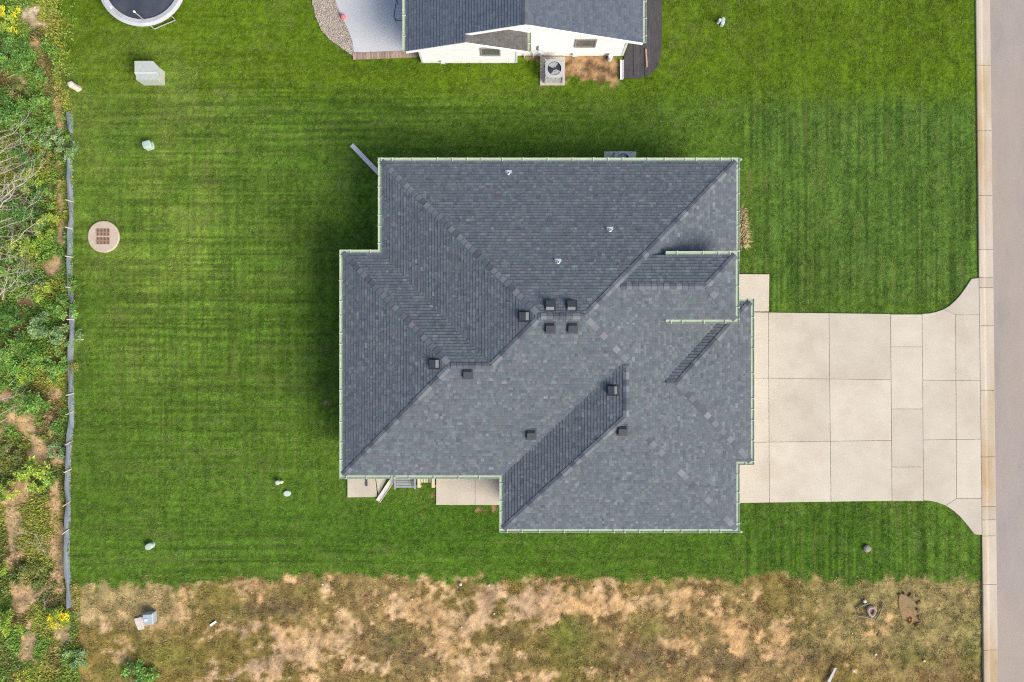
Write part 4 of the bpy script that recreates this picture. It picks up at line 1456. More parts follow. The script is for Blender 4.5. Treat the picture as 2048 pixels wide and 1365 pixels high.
# things on the neighbour's patio
c_ = P(688, 37); m = MB()
prof = [(.13 * math.sin(math.pi * k / 10) + .001, .13 - .13 * math.cos(math.pi * k / 10)) for k in range(11)]
m.lathe((c_.x, c_.y, .06), prof, 16)
tag(m.build('ball', pmat('pink_rubber', (0.72, 0.16, 0.17), (0.64, 0.13, 0.15), scale=6, rough=.4), base=(c_.x, c_.y, .06), smooth=True), 'small pink ball at the edge of the pale patio', 'ball')
ch = empty('garden_chair', P(803, 32)); tag(ch, 'thin dark frame chair half under the white house\'s eave', 'chair')
m_fr = pmat('thin_dark_frame', (0.09, 0.075, 0.08), rough=.5)
cX, cY = P(803, 30).x, P(803, 30).y
fr = MB(); fr.tube([(cX + .35, cY - .5, .42), (cX - .18, cY - .48, .45), (cX - .30, cY - .30, .45), (cX - .24, cY + .1, .48), (cX - .17, cY + .55, .5), (cX + .3, cY + .6, .5)], .022, 6); fr.build('seat_frame', m_fr, ch)
for x, y in ((-.25, -.4), (-.15, .5), (.3, -.45), (.3, .55)):
    lg = MB(); lg.tube([(cX + x, cY + y, .45), (cX + x - .02, cY + y, .06)], .016, 6); lg.build('leg', m_fr, ch)
for k in range(6):
    st = MB(); y_ = cY - .38 + k * .17; st.tube([(cX - .2, y_, .455), (cX + .3, y_, .45)], .005, 4); st.build('seat_cord', m_fr, ch)

# ------------------------------------------------------------------ trampoline
tc = P(283, -37, .9); R = 2.17
tr = empty('trampoline', (tc.x, tc.y, 0)); tag(tr, 'round black trampoline with pale grey rim at the top left', 'trampoline')
m_mat = pmat('trampoline_mat', (0.035, 0.042, 0.055), (0.055, 0.062, 0.078), scale=1.2, rough=.6, spec=.35, c3=(0.075, 0.085, 0.10), s3=.8)
m_pad = pmat('rim_pad', (0.50, 0.50, 0.50), (0.44, 0.445, 0.45), scale=4, rough=.55, bump=.2, bscale=9)
m_steel = pmat('galvanised_tube', (0.52, 0.52, 0.50), (0.45, 0.45, 0.43), scale=8, rough=.35, metal=.4)
m = MB(); n = 56
ring = lambda r_, z: [(tc.x + r_ * math.cos(2 * math.pi * k / n), tc.y + r_ * math.sin(2 * math.pi * k / n), z) for k in range(n)]
a0, a1, a2, a3 = ring(R, .80), ring(R + .02, .88), ring(R - .12, .93), ring(R - .33, .89)
for k in range(n):
    j = (k + 1) % n
    for p, q_ in ((a0, a1), (a1, a2), (a2, a3)):
        m.face([p[k], p[j], q_[j], q_[k]])
m.build('rim_pad', m_pad, tr, smooth=True)
m = MB(); rs = [.0, .5, 1.0, 1.5, R - .30]
for a, b in zip(rs[:-1], rs[1:]):
    za, zb = .84 - .05 * (1 - (a / R) ** 2), .84 - .05 * (1 - (b / R) ** 2)
    A, Bq = ring(max(a, .001), za), ring(b, zb)
    for k in range(n):
        j = (k + 1) % n; m.face([A[k], A[j], Bq[j], Bq[k]])
m.build('mat', m_mat, tr, smooth=True)
for k in range(4):
    a = math.radians(-84 + 90 * k); b = a + math.radians(34)
    at = lambda t, r_: (tc.x + r_ * math.cos(t), tc.y + r_ * math.sin(t))
    pa, pb, qa, qb = at(a, R - .12), at(b, R - .12), at(a, 1.96), at(b, 1.96)
    lg = MB(); lg.tube([(*pa, .84), (*qa, .30), (*qa, .04), (*qb, .04), (*qb, .30), (*pb, .84)], .03, 8)
    lg.build('leg', m_steel, tr)
for dg_ in (-84, -117, 156, 36):
    x, y = tc.x + 1.98 * math.cos(math.radians(dg_)), tc.y + 1.98 * math.sin(math.radians(dg_))
    po = MB(); po.tube([(x, y, .06), (x, y, 1.95)], .024, 8); pob = po.build('net_pole', m_steel, tr)
    cp = MB(); cp.lathe((x, y, 1.93), [(.05, 0), (.055, .05), (.03, .11), (.004, .12)], 10); cp.build('cap', m_white, pob)

# ------------------------------------------------------------------ utility boxes and pedestals
m_tx = pmat('transformer_paint', (0.44, 0.47, 0.42), (0.38, 0.41, 0.37), scale=5, rough=.5, spec=.35)
tb = empty('transformer', (-17.9, 13.2, 0)); tag(tb, 'pale grey-green transformer cabinet on the lawn below the trampoline', 'transformer')
x0, x1, y0, y1 = -18.42, -17.38, 12.78, 13.66
m = MB(); m.prism([(x0 + .03, y0), (x1 + .02, y0), (x1 + .02, y1 - .20), (x1 - .16, y1), (x0, y1)], -.04, .78)
m.build('cabinet', m_tx, tb)
m = MB(); m.hexa([(x0 - .03, y0 + .02, .48), (x1 + .03, y0 + .02, .48), (x1 + .03, y0 + .36, .80), (x0 - .03, y0 + .36, .80)], [(x0 - .03, y0 + .02, .52), (x1 + .03, y0 + .02, .52), (x1 + .03, y0 + .36, .84), (x0 - .03, y0 + .36, .84)])
m.build('hood', m_tx, tb)
m = MB(); m.prism([(x0 - .02, y0 + .365), (x1 + .03, y0 + .365), (x1 + .04, y1 - .19), (x1 - .15, y1 + .02), (x0 - .02, y1 + .02)], .782, .83); m.build('lid', m_tx, tb)
m = MB(); m.box(x1 - .36, x1 - .28, y0 + .20, y0 + .23, .70, .76); m.build('hasp', m_white, tb)


def pedestal(px, py, size, h, rz, mat, label, cat='pedestal', round_=False, cap=True):
    p = P(px, py)
    o = empty('utility_pedestal', (p.x, p.y, 0)); tag(o, label, cat, 'utility pedestals in the lawn')
    m = MB(); sx, sy = size
    def rg(k, z):
        pts = []
        for i in range(16):
            t = 2 * math.pi * i / 16
            ex = 2.0 if round_ else 5.0
            e = (abs(math.cos(t)) ** ex + abs(math.sin(t)) ** ex) ** (-1 / ex)
            x, y = math.cos(t) * e * sx / 2 * k, math.sin(t) * e * sy / 2 * k
            pts.append((p.x + x * math.cos(rz) - y * math.sin(rz), p.y + x * math.sin(rz) + y * math.cos(rz), z))
        return pts
    rings = [rg(1.08, -.03), rg(1.08, h * .12), rg(1.0, h * .13), rg(.96, h * .62)]
    def stack(rs):
        m = MB()
        for a, b in zip(rs[:-1], rs[1:]):
            for i in range(16):
                j = (i + 1) % 16; m.face([a[i], a[j], b[j], b[i]])
        m.face(rs[-1])
        return m
    stack(rings).build('post', mat, o)
    stack([rg(1.04, h * .60), rg(1.04, h * .9), rg(.9, h * .97), rg(.55, h)]).build('cap', mat, o)
    return o


m_pg = pmat('pale_green_plastic', (0.40, 0.50, 0.43), (0.34, 0.43, 0.37), scale=6, rough=.5)
m_iv = pmat('ivory_plastic', (0.56, 0.52, 0.43), (0.49, 0.45, 0.37), scale=6, rough=.5)
m_pw = pmat('pipe_white', (0.52, 0.55, 0.49), (0.44, 0.47, 0.42), scale=8, rough=.5)
pedestal(157, 178, (.27, .24), .72, .5, m_iv, 'ivory utility pedestal at the top end of the silt fence')
pedestal(300, 293, (.40, .36), .40, .3, m_pg, 'pale green pedestal on the lawn below the transformer')
pedestal(302, 1091, (.40, .30), .26, .5, m_pg, 'low pale green pedestal on the lawn\'s lower left corner', round_=True)
pedestal(558, 964, (.20, .22), .30, .1, m_pw, 'small white lawn cleanout with a yellowish stub beside it', round_=True)
pedestal(575, 987, (.34, .27), .10, .0, m_pw, 'low rounded white lid on the lawn near the back step', round_=True)
pedestal(1436, 46, (.15, .15), .38, 0, m_pw, 'thin white standpipe in the lawn right of the white house', round_=True)
pedestal(1444, 46, (.17, .36), .22, -.15, pmat('pale_blue_plastic', (0.42, 0.52, 0.50), (0.36, 0.46, 0.44), scale=6, rough=.5), 'pale blue box beside the thin white standpipe')
m = MB(); c_ = P(564, 964); m.lathe((c_.x, c_.y, 0), [(.08, -.02), (.085, .09), (.06, .12), (.02, .125)], 10)
tag(m.build('pipe_stub', pmat('yellowed_plastic', (0.55, 0.60, 0.36), rough=.6), base=(c_.x, c_.y, 0)), 'yellowish pipe stub beside the small white cleanout', 'pipe')

# round storm drain with slotted grate
c_ = P(208, 474); sd = empty('storm_drain', (c_.x, c_.y, 0)); tag(sd, 'round sandy concrete storm drain with rusty slotted grate in the lawn', 'drain')
m = MB(); m.lathe((c_.x, c_.y, 0), [(.80, -.12), (.79, .05), (.75, .068), (.74, .068)], 44)
m.build('concrete_ring', pmat('sandy_concrete', (0.49, 0.395, 0.30), (0.44, 0.355, 0.27), scale=5, rough=.9, bump=.15, bscale=50, c3=(0.50, 0.42, 0.33), s3=1.4), sd)
m_rust = pmat('rusty_iron', (0.36, 0.245, 0.175), (0.28, 0.17, 0.115), scale=9, rough=.85)
m_hole = pmat('slot_dark', (0.012, 0.010, 0.009), rough=.9)
for sgn in (-1, 1):
    cy = c_.y + .215 * -sgn + .0
    m = MB(); m.box(c_.x - .32, c_.x + .32, cy - .17, cy + .17, .069, .075); f_ = m.build('grate', m_hole, sd)
    for k in range(10):
        x = c_.x - .315 + k * .07
        b_ = MB(); b_.box(x - .017, x + .017, cy - .17, cy + .17, .076, .098); b_.build('bar', m_rust, f_)
    for k, yy in enumerate((0,)):
        b_ = MB(); b_.box(c_.x - .335, c_.x + .335, cy + yy - .018, cy + yy + .018, .0765, .0965); b_.build('cross_bar', m_rust, f_)

# ------------------------------------------------------------------ silt fence
sf = empty('silt_fence', P(141, 700)); tag(sf, 'low blue-grey fabric silt fence along the left edge of the lawn', 'fence')
fl = [(141, 228), (142, 262), (143.5, 320), (144, 400), (143, 458), (143, 515), (144, 576), (146, 640), (145.5, 700), (145, 770), (144.5, 823), (142.5, 882), (140.5, 938), (138, 1003), (136.5, 1058), (138, 1120), (140, 1170), (141.5, 1214)]
pts = []
for (u0, v0), (u1, v1) in zip(fl[:-1], fl[1:]):
    k = max(2, int((v1 - v0) / 8))
    for i in range(k):
        pts.append((u0 + (u1 - u0) * i / k, v0 + (v1 - v0) * i / k))
pts.append(fl[-1])
fab = MB(); prev = None
for i, (u, v) in enumerate(pts):
    sag = .05 * math.sin(v / 9.0) + .05 * vnoise(np.array([v / 23.0]), np.array([3.1]), 5)[0]
    if 262 < v < 318: h = .12
    else: h = .36 + sag * .5
    p = P(u + 1.6 * math.sin(v / 31.0), v)
    z = float(ground_z(np.array([u]), np.array([v]))[0])
    cur = [(p.x + .10, p.y, z - .02), (p.x + .015, p.y, z + .03), (p.x - .035 + sag * .5, p.y, z + h * .45), (p.x + .02 * math.sin(v / 13.0), p.y, z + h), (p.x - .012 + .02 * math.sin(v / 13.0), p.y, z + h - .005)]
    if prev:
        for a in range(4):
            fab.face([prev[a], cur[a], cur[a + 1], prev[a + 1]])
    prev = cur
fab.build('fabric', pmat('silt_fabric', (0.15, 0.18, 0.225), (0.21, 0.245, 0.285), scale=2.5, rough=.75, stretch=(1, .4, 1), spec=.3, c3=(0.10, 0.125, 0.16), s3=1.1), sf, smooth=True)
m_stk = pmat('stake_wood', (0.62, 0.55, 0.43), (0.52, 0.45, 0.34), scale=8, rough=.8, rand=.1)
for u, v, ln in ((143.8, 404, 0), (143, 458, 0), (143, 515, 0), (144, 576, .0), (146, 640, .0), (145, 787, .06), (144.5, 823, .12), (142.5, 882, .14), (138, 1003, .14), (136.5, 1058, .14), (140.5, 938, .1)):
    p = P(u, v); m = MB()
    m.hexa([(p.x + .03, p.y - .022, -.05), (p.x + .07, p.y - .022, -.05), (p.x + .07, p.y + .022, -.05), (p.x + .03, p.y + .022, -.05)],
           [(p.x - .02, p.y - .022 - ln, .50), (p.x + .02, p.y - .022 - ln, .50), (p.x + .02, p.y + .022 - ln, .50), (p.x - .02, p.y + .022 - ln, .50)])
    m.build('stake', m_stk, sf)

# ------------------------------------------------------------------ odds and ends on the lot
def rock(name, px, py, r, mat, label, flat=.6, cat='rock', grp=None, seed=0, sx=1.0, rz=0.0):
    rn = random.Random(seed); p = P(px, py); m = MB()
    rings = []
    for i in range(6):
        ph = math.pi * i / 5
        rings.append([(p.x + (math.cos(t + rz) * 1) * r * max(math.sin(ph), .05) * rn.uniform(.85, 1.12) * sx, p.y + math.sin(t + rz) * r * max(math.sin(ph), .05) * rn.uniform(.85, 1.12), r * flat * (.7 - math.cos(ph)) * .8)
                      for t in [2 * math.pi * k / 9 for k in range(9)]])
    for a, b in zip(rings[:-1], rings[1:]):
        for k in range(9):
            j = (k + 1) % 9; m.face([a[k], a[j], b[j], b[k]])
    m.face(rings[-1]); m.face(rings[0][::-1])
    o = m.build(name, mat, base=(p.x, p.y, 0)); tag(o, label, cat, grp); return o


m_stone = pmat('field_stone', (0.30, 0.27, 0.22), (0.21, 0.19, 0.15), scale=9, rough=.9, bump=.6)
m_pstone = pmat('pale_stone', (0.62, 0.56, 0.48), (0.52, 0.46, 0.39), scale=9, rough=.9, bump=.4)
rock('stone', 1733, 1097, .20, m_stone, 'grey-brown stone on the lawn below the driveway', seed=1)
rock('stone', 1729, 1203, .10, m_pstone, 'pale stone above the stone ring on the lot', seed=2)
for i, (u, v, r_) in enumerate(((645, 1169, .05), (921, 1169, .08), (978, 1171, .06), (824, 1199, .05), (988, 1228, .05), (1190, 1176, .05), (1751, 1309, .06), (1848, 1322, .07), (1968, 1299, .05), (1707, 1342, .07), (579, 1355, .05), (923, 1255, .05), (1095, 1178, .04))):
    rock('pebble', u, v, r_, m_pstone, 'small pale stone on the bare lot', seed=20 + i, cat='stone', grp='small pale stones on the bare lot')
ub = empty('utility_box', P(304, 1231)); tag(ub, 'small blue-grey utility box standing on the dry lot', 'utility box')
c_ = P(304, 1233); m_ub = pmat('blue_grey_box', (0.34, 0.38, 0.41), (0.28, 0.32, 0.35), scale=6, rough=.5)
m = MB(); m.obox((c_.x, c_.y, -.02), (.46, .52, .40), .06, taper=.96); m.build('cabinet', m_ub, ub)
m = MB(); m.obox((c_.x, c_.y, .382), (.50, .56, .07), .06, taper=.86); m.build('lid', pmat('blue_grey_lid', (0.38, 0.43, 0.46), (0.32, 0.37, 0.40), scale=5, rough=.4), ub)
m = MB(); m.obox((c_.x - .08, c_.y - .02, .452), (.14, .1, .025), .06); m.build('latch', m_white, ub)
m = MB(); pts = ppoly([(270, 1237), (288, 1233), (290, 1246), (287, 1258), (278, 1260), (272, 1246)])
m.prism(pts[::-1], -.05, .07); tag(m.build('concrete_chunk', m_pstone, base=P(280, 1246)), 'flat pale concrete chunk beside the blue-grey utility box', 'rubble')
m = MB(); c_ = P(427, 1247); m.obox((c_.x, c_.y, .02), (.36, .11, .04), .6); tag(m.build('litter', pmat('white_scrap', (0.76, 0.76, 0.68), (0.68, 0.68, 0.60), scale=9, rough=.6), base=(c_.x, c_.y, .02)), 'white scrap lying on the dry lot right of the utility box', 'litter')
# stone ring and scraped hole by the street
c_ = P(1742, 1222); sr = empty('stone_ring', (c_.x, c_.y, 0)); tag(sr, 'greyish pipe collar ringed with dark plastic strips on the lot', 'pipe collar')
m = MB(); n = 22; prof = [(.24, -.05), (.23, .10), (.18, .13), (.12, .10), (.11, -.05)]
for i in range(len(prof) - 1):
    for k in range(n):
        t, t2 = 2 * math.pi * k / n, 2 * math.pi * (k + 1) / n
        w = lambda t: 1 + .08 * math.sin(3 * t) + .05 * math.sin(7 * t)
        m.face([(c_.x + prof[i][0] * w(t) * math.cos(t), c_.y + prof[i][0] * w(t) * math.sin(t) * 1.2, prof[i][1]), (c_.x + prof[i][0] * w(t2) * math.cos(t2), c_.y + prof[i][0] * w(t2) * math.sin(t2) * 1.2, prof[i][1]),
                (c_.x + prof[i + 1][0] * w(t2) * math.cos(t2), c_.y + prof[i + 1][0] * w(t2) * math.sin(t2) * 1.2, prof[i + 1][1]), (c_.x + prof[i + 1][0] * w(t) * math.cos(t), c_.y + prof[i + 1][0] * w(t) * math.sin(t) * 1.2, prof[i + 1][1])])
m.build('collar', pmat('pinkish_clay', (0.40, 0.29, 0.235), (0.32, 0.24, 0.20), scale=8, rough=.9), sr)
m = MB(); m.lathe((c_.x, c_.y, 0), [(.13, .0), (.13, .03)], 16); m.build('plug', pmat('red_brown_plug', (0.25, 0.13, 0.10), (0.33, 0.19, 0.16), scale=7, rough=.8), sr)
m_strip = pmat('dark_strip', (0.18, 0.165, 0.10), (0.24, 0.22, 0.14), scale=9, rough=.8)
for pts in ([(1708, 1233), (1722, 1232), (1740, 1236), (1750, 1240)], [(1750, 1240), (1757, 1230), (1764, 1212), (1767, 1207)], [(1712, 1218), (1724, 1210), (1738, 1206)]):
    m = MB(); m.tube([P(u, v) + Vector((0, 0, .06)) for u, v in pts], [.03, .045, .04, .025][:len(pts)], 6); m.build('edging_strip', m_strip, sr)
hp = empty('scraped_hole', P(1817, 1215)); tag(hp, 'square scraped patch of orange clay on the lot near the street', 'clay patch')
m = MB(); rn = random.Random(4)
outer = [(1799, 1190), (1808, 1188), (1820, 1191), (1834, 1193), (1837, 1205), (1836, 1220), (1838, 1236), (1834, 1248), (1822, 1244), (1806, 1238), (1800, 1226), (1798, 1206)]
m.face([(p[0], p[1], -.012) for p in ppoly(outer)[::-1]])
m.build('clay_floor', pmat('orange_clay', (0.30, 0.21, 0.105), (0.21, 0.15, 0.075), scale=3, rough=.95, bump=.7, bscale=16, c3=(0.36, 0.19, 0.085), s3=1.4), hp)
for i, (u, v) in enumerate(outer[:8]):
    p = P(u, v); a = MB()
    a.obox((p.x, p.y, .0), (rn.uniform(.16, .3), rn.uniform(.1, .16), rn.uniform(.04, .08)), rn.uniform(0, 3), taper=.6); a.build('clod', pmat('dark_clod', (0.13, 0.075, 0.04), (0.20, 0.12, 0.065), scale=7, rough=.95), hp)
for i in range(6):
    p = P(1822 + rn.uniform(-8, 14), 1242 + rn.uniform(-8, 12)); a = MB()
    a.obox((p.x, p.y, .0), (rn.uniform(.08, .2), rn.uniform(.08, .14), rn.uniform(.07, .12)), rn.uniform(0, 3), taper=.55); a.build('clod', pmat('orange_clod', (0.44, 0.20, 0.07), (0.36, 0.17, 0.06), scale=7, rough=.95), hp)
m = MB(); a, b = P(1668, 1334), P(1648, 1372)
m.hexa([(a.x, a.y, .04), (a.x + .09, a.y - .03, .04), (b.x + .15, b.y - .05, .04), (b.x, b.y, .04)], [(a.x, a.y, .10), (a.x + .09, a.y - .03, .10), (b.x + .15, b.y - .05, .10), (b.x, b.y, .10)])
tag(m.build('plank', pmat('weathered_plank', (0.56, 0.52, 0.49), (0.46, 0.42, 0.40), scale=6, rough=.8, stretch=(2, .3, 1)), base=((a + b) / 2)), 'pale weathered plank sticking in at the bottom edge of the lot', 'plank')
m = MB(); c_ = P(1755, 1264)
m.tube([P(1753, 1271) + Vector((0, 0, .05)), P(1757, 1259) + Vector((0, 0, .09))], [.05, .02], 6)
tag(m.build('bark_piece', pmat('dark_bark', (0.07, 0.05, 0.03), (0.11, 0.08, 0.05), scale=9, rough=.9), base=c_), 'small dark bark piece below the stone ring', 'bark')

# ------------------------------------------------------------------ bench and chair half under the back eave
bn = empty('garden_bench', P(815, 962)); tag(bn, 'grey slatted bench half under the back eave', 'bench')
m_bg = pmat('grey_bench', (0.30, 0.31, 0.33), (0.24, 0.25, 0.27), scale=6, rough=.6, rand=.08)
bx0, bx1 = -5.72, -4.80
for k in range(5):
    m = MB(); y = -7.24 + k * .125; m.box(bx0, bx1, y, y + .10, .42, .455); m.build('seat_slat', m_bg, bn)
for k in range(3):
    m = MB(); z = .55 + k * .13; m.box(bx0, bx1, -6.56 + .03 * k, -6.53 + .03 * k, z, z + .09); m.build('back_slat', m_bg, bn)
for x in (bx0 - .05, bx1 + .01):
    for y in (-7.22, -6.60):
        m = MB(); m.box(x, x + .05, y, y + .05, .0, .62); m.build('leg', m_bg, bn)
    m = MB(); m.box(x - .02, x + .07, -7.28, -6.52, .62, .655); m.build('armrest', m_bg, bn)
wc = empty('wooden_chair', P(851, 962)); tag(wc, 'pale wooden chair half under the back eave right of the grey bench', 'chair')
m_wd = pmat('pale_wood', (0.62, 0.55, 0.41), (0.52, 0.45, 0.33), scale=5, rough=.75, stretch=(1, .3, 1))
for k in range(4):
    m = MB(); x = -4.50 + k * .13; m.box(x, x + .1, -7.00, -6.45, .38, .405); m.build('seat_slat', m_wd, wc)
for x in (-4.62, -3.92):
    m = MB(); m.hexa([(x, -7.30, -.02), (x + .09, -7.30, -.02), (x + .09, -7.22, -.02), (x, -7.22, -.02)], [(x, -7.18, .56), (x + .09, -7.18, .56), (x + .09, -7.10, .56), (x, -7.10, .56)]); m.build('front_leg', m_wd, wc)
    m = MB(); m.box(x, x + .08, -6.5, -6.42, -.02, .9); m.build('back_leg', m_wd, wc)
    m = MB(); m.box(x - .03, x + .12, -7.22, -6.4, .565, .60); m.build('armrest', m_wd, wc)
m = MB(); m.box(-4.55, -3.92, -6.44, -6.41, .5, .95); m.build('backrest', m_wd, wc)
m = MB(); c_ = P(734, 966); m.box(c_.x - .04, c_.x + .04, c_.y - .15, c_.y + .2, .075, .13); tag(m.build('boot_scraper', pmat('dark_iron', (0.05, 0.05, 0.055), (0.08, 0.08, 0.085), scale=9, rough=.6), base=(c_.x, c_.y, .075)), 'small dark iron bar on the back step', 'tool')

# ------------------------------------------------------------------ shrubs and brush of the scrub strip
m_leaf = amat('shrub_leaf', rough=.5, fine=9, amount=.15, spec=.35, trans=.28)
m_stem = pmat('shrub_stem', (0.14, 0.10, 0.06), (0.10, 0.07, 0.045), scale=9, rough=.9)
PAL = {
    'deep': ((0.070, 0.160, 0.028), (0.095, 0.200, 0.034), (0.055, 0.130, 0.024), (0.130, 0.240, 0.045)),
    'mid': ((0.115, 0.225, 0.036), (0.145, 0.260, 0.045), (0.085, 0.175, 0.028), (0.19, 0.31, 0.070)),
    'grey': ((0.155, 0.235, 0.090), (0.190, 0.270, 0.110), (0.120, 0.195, 0.068), (0.24, 0.32, 0.14)),
    'lime': ((0.200, 0.285, 0.032), (0.245, 0.325, 0.040), (0.150, 0.235, 0.032), (0.30, 0.35, 0.055)),
    'gold': ((0.58, 0.48, 0.018), (0.68, 0.55, 0.020), (0.48, 0.40, 0.020), (0.24, 0.28, 0.03)),
    'olive': ((0.200, 0.205, 0.050), (0.155, 0.170, 0.044), (0.25, 0.24, 0.075), (0.13, 0.165, 0.036)),
}


def leaf_cloud(mb, c, R, H, n, pal, rn, leaf=.09, clumps=14, up=.5):
    """clumps of small folded leaves through a low dome"""
    cl = []
    for i in range(clumps):
        a = rn.uniform(0, 6.283); rr = R * math.sqrt(rn.random()) * .92
        zz = H * (1 - (rr / R) ** 2 * .75) * rn.uniform(.45, 1.0)
        cl.append((c.x + rr * math.cos(a), c.y + rr * math.sin(a), zz, rn.uniform(.13, .27) * max(R, .5), PAL[pal][rn.randrange(4)], rn.uniform(.8, 1.2)))
    for i in range(n):
        x, y, z, s, colr, k = cl[rn.randrange(clumps)]
        px, py, pz = x + rn.gauss(0, s * .55), y + rn.gauss(0, s * .55), max(.03, z + rn.gauss(0, s * .32))
        L = leaf * rn.uniform(.6, 1.5); W = L * rn.uniform(.42, .62)
        a = rn.uniform(0, 6.283); t = rn.uniform(-.4, .6); roll = rn.uniform(-.45, .45)
        d = Vector((math.cos(a) * math.cos(t), math.sin(a) * math.cos(t), -math.sin(t) * .8))
        sd = Vector((-math.sin(a), math.cos(a), roll)).normalized()
        nn = Vector((0, 0, .22 * W))
        p = Vector((px, py, pz)); kk = 1.5 * k * rn.uniform(.8, 1.22)
        if rn.random() < .25: colr = PAL[pal][rn.randrange(4)]
        cc = (colr[0] * kk, colr[1] * kk, colr[2] * kk)
        m_ = p + d * (L * .5)
        mb.face([p, m_ - sd * (W / 2) + nn, p + d * L], cc)
        mb.face([p, p + d * L, m_ + sd * (W / 2) + nn], cc)


def shrub(name, px, py, rpx, H, pal, label, seed, leaf=.09, dens=1.0, cat='shrub', grp='shrubs of the scrub strip', flowers=0):
    rn = random.Random(seed); R = rpx / 40.0 * .95
    p = P(px, py, H * .5); p.z = 0
    o = empty(name, (p.x, p.y, 0)); tag(o, label, cat, grp)
    m = MB()
    n = int(900 * R * R / (leaf / .09) ** 2 * dens * 1.5 + 160)
    leaf_cloud(m, p, R, H, n, pal, rn, leaf, clumps=max(7, int(16 * R * R + 7)))
    m.build('foliage', m_leaf, o, kind='stuff')
    for k in range(3):
        a = rn.uniform(0, 6.28); s = MB()
        e = (p.x + R * .55 * math.cos(a), p.y + R * .55 * math.sin(a), H * .75)
        s.tube([(p.x + .04 * math.cos(a), p.y + .04 * math.sin(a), -.15), ((p.x + e[0]) / 2 + rn.uniform(-.05, .05), (p.y + e[1]) / 2, H * .45), e], [.022, .015, .006], 5)
        s.build('stem', m_stem, o)
    if flowers:
        f = MB(); leaf_cloud(f, p, R * .95, H * 1.12, flowers, 'gold', rn, leaf * .8, clumps=max(8, flowers // 45)); f.build('flowers', m_leaf, o, kind='stuff')
    return o


SHRUBS = [
    (22, 112, 34, 1.0, 'deep', .10, 'deep green shrub at the left edge below the yellow flowers'),
    (86, 150, 17, .55, 'mid', .10, 'small bright shrub left of the ivory pedestal'),
    (70, 222, 34, .9, 'mid', .09, 'leafy shrub just left of the silt fence\'s upper end'),
    (18, 222, 30, 1.1, 'deep', .09, 'dark shrub at the left edge above the bare branches'),
    (104, 278, 22, .6, 'grey', .08, 'grey-green shrub beside the gap in the silt fence'),
    (132, 296, 20, .6, 'grey', .09, 'grey-green shrub spilling over the silt fence gap'),
    (48, 300, 28, .9, 'deep', .09, 'dark shrub under the uppermost bare branches'),
    (60, 362, 22, .6, 'lime', .08, 'yellow-green shrub among the bare branches'),
    (52, 425, 36, .9, 'deep', .09, 'dark shrub under the middle bare branches'),
    (88, 452, 24, .7, 'lime', .09, 'lime shrub left of the fence beside the orange soil'),
    (40, 492, 28, .8, 'lime', .09, 'lime shrub below the bare branches at the left'),
    (15, 540, 22, .8, 'mid', .09, 'green shrub mixed with grey twigs at the left edge'),
    (90, 590, 24, .8, 'lime', .10, 'bright shrub right of the dark soil hollow'),
    (124, 612, 24, .9, 'mid', .10, 'green shrub leaning over the fence near its fifth stake'),
    (10, 640, 24, 1.0, 'deep', .09, 'dark shrub at the left edge beside the soil hollow'),
    (82, 655, 26, 1.0, 'grey', .09, 'bluish green shrub below the dark soil hollow'),
    (126, 672, 24, .9, 'grey', .11, 'pale leafy shrub leaning over the fence'),
    (34, 712, 38, 1.0, 'mid', .09, 'broad bright green shrub at the left edge'),
    (100, 722, 26, .9, 'mid', .10, 'green shrub above the yellow flowers by the fence'),
    (72, 806, 24, .8, 'mid', .11, 'round green shrub above the orange soil bank'),
    (22, 905, 22, .5, 'olive', .08, 'olive scrub at the left edge by the orange soil bank'),
    (66, 952, 32, .8, 'lime', .12, 'bright large-leaved shrub left of the fence'),
    (96, 960, 16, .5, 'mid', .09, 'small shrub touching the fence right of the large-leaved shrub'),
    (8, 985, 20, .6, 'lime', .10, 'lime shrub cut by the left edge beside pink soil'),
    (66, 1150, 26, .4, 'olive', .07, 'low olive scrub left of the fence\'s lower end'),
    (4, 1140, 14, .5, 'lime', .08, 'small lime shrub cut by the left edge low down'),
    (18, 1248, 24, .6, 'lime', .09, 'bright lime shrub left of the yellow flowering shrub'),
    (150, 1315, 24, .35, 'grey', .07, 'low grey-green weed below the yellow flowering shrub'),
    (268, 1350, 24, .5, 'deep', .13, 'dark green large-leaved weed at the bottom edge'),
    (300, 1358, 18, .4, 'mid', .10, 'leafy weed beside the large-leaved weed at the bottom edge'),
    (40, 250, 26, .8, 'mid', .09, 'mid green shrub above the uppermost bare branches'),
    (85, 395, 20, .6, 'mid', .09, 'green shrub between the branches and the tan soil by the fence'),
    (62, 520, 18, .5, 'olive', .08, 'olive scrub between pale twigs and yellow-tan soil'),
    (52, 745, 22, .6, 'lime', .09, 'lime shrub left of the small yellow flowers'),
    (40, 190, 22, .7, 'olive', .08, 'olive scrub below the reddish soil'),
    (100, 325, 18, .5, 'olive', .08, 'olive scrub left of the fence where it starts again'),
    (112, 905, 16, .4, 'grey', .08, 'grey-green weeds along the fence beside the orange bank'),
    (110, 860, 12, .35, 'mid', .08, 'narrow green weeds along the fence above the orange bank'),
    (140, 570, 12, .35, 'mid', .08, 'sprig of green growing through the fence'),
    (138, 735, 14, .35, 'olive', .07, 'thin weed sprawling across the fence onto the lawn'),
]
for i, (px, py, r_, H, pal, lf, lab) in enumerate(SHRUBS):
    shrub('shrub' if H > .45 else 'weed', px, py, r_ * 1.18, H * (1.45 if H > .55 else 1.0), pal, lab, 100 + i, leaf=lf * 1.12, dens=1.15)
shrub('flowering_shrub', 118, 1240, 25, .8, 'lime', 'bright yellow flowering shrub at the fence\'s lower end', 201, leaf=.08, dens=.5, flowers=620, grp='yellow flowering plants')
shrub('flowering_shrub', 14, 35, 30, 1.0, 'lime', 'yellow flowering shrub in the top left corner', 202, leaf=.10, dens=.9, flowers=260, grp='yellow flowering plants')
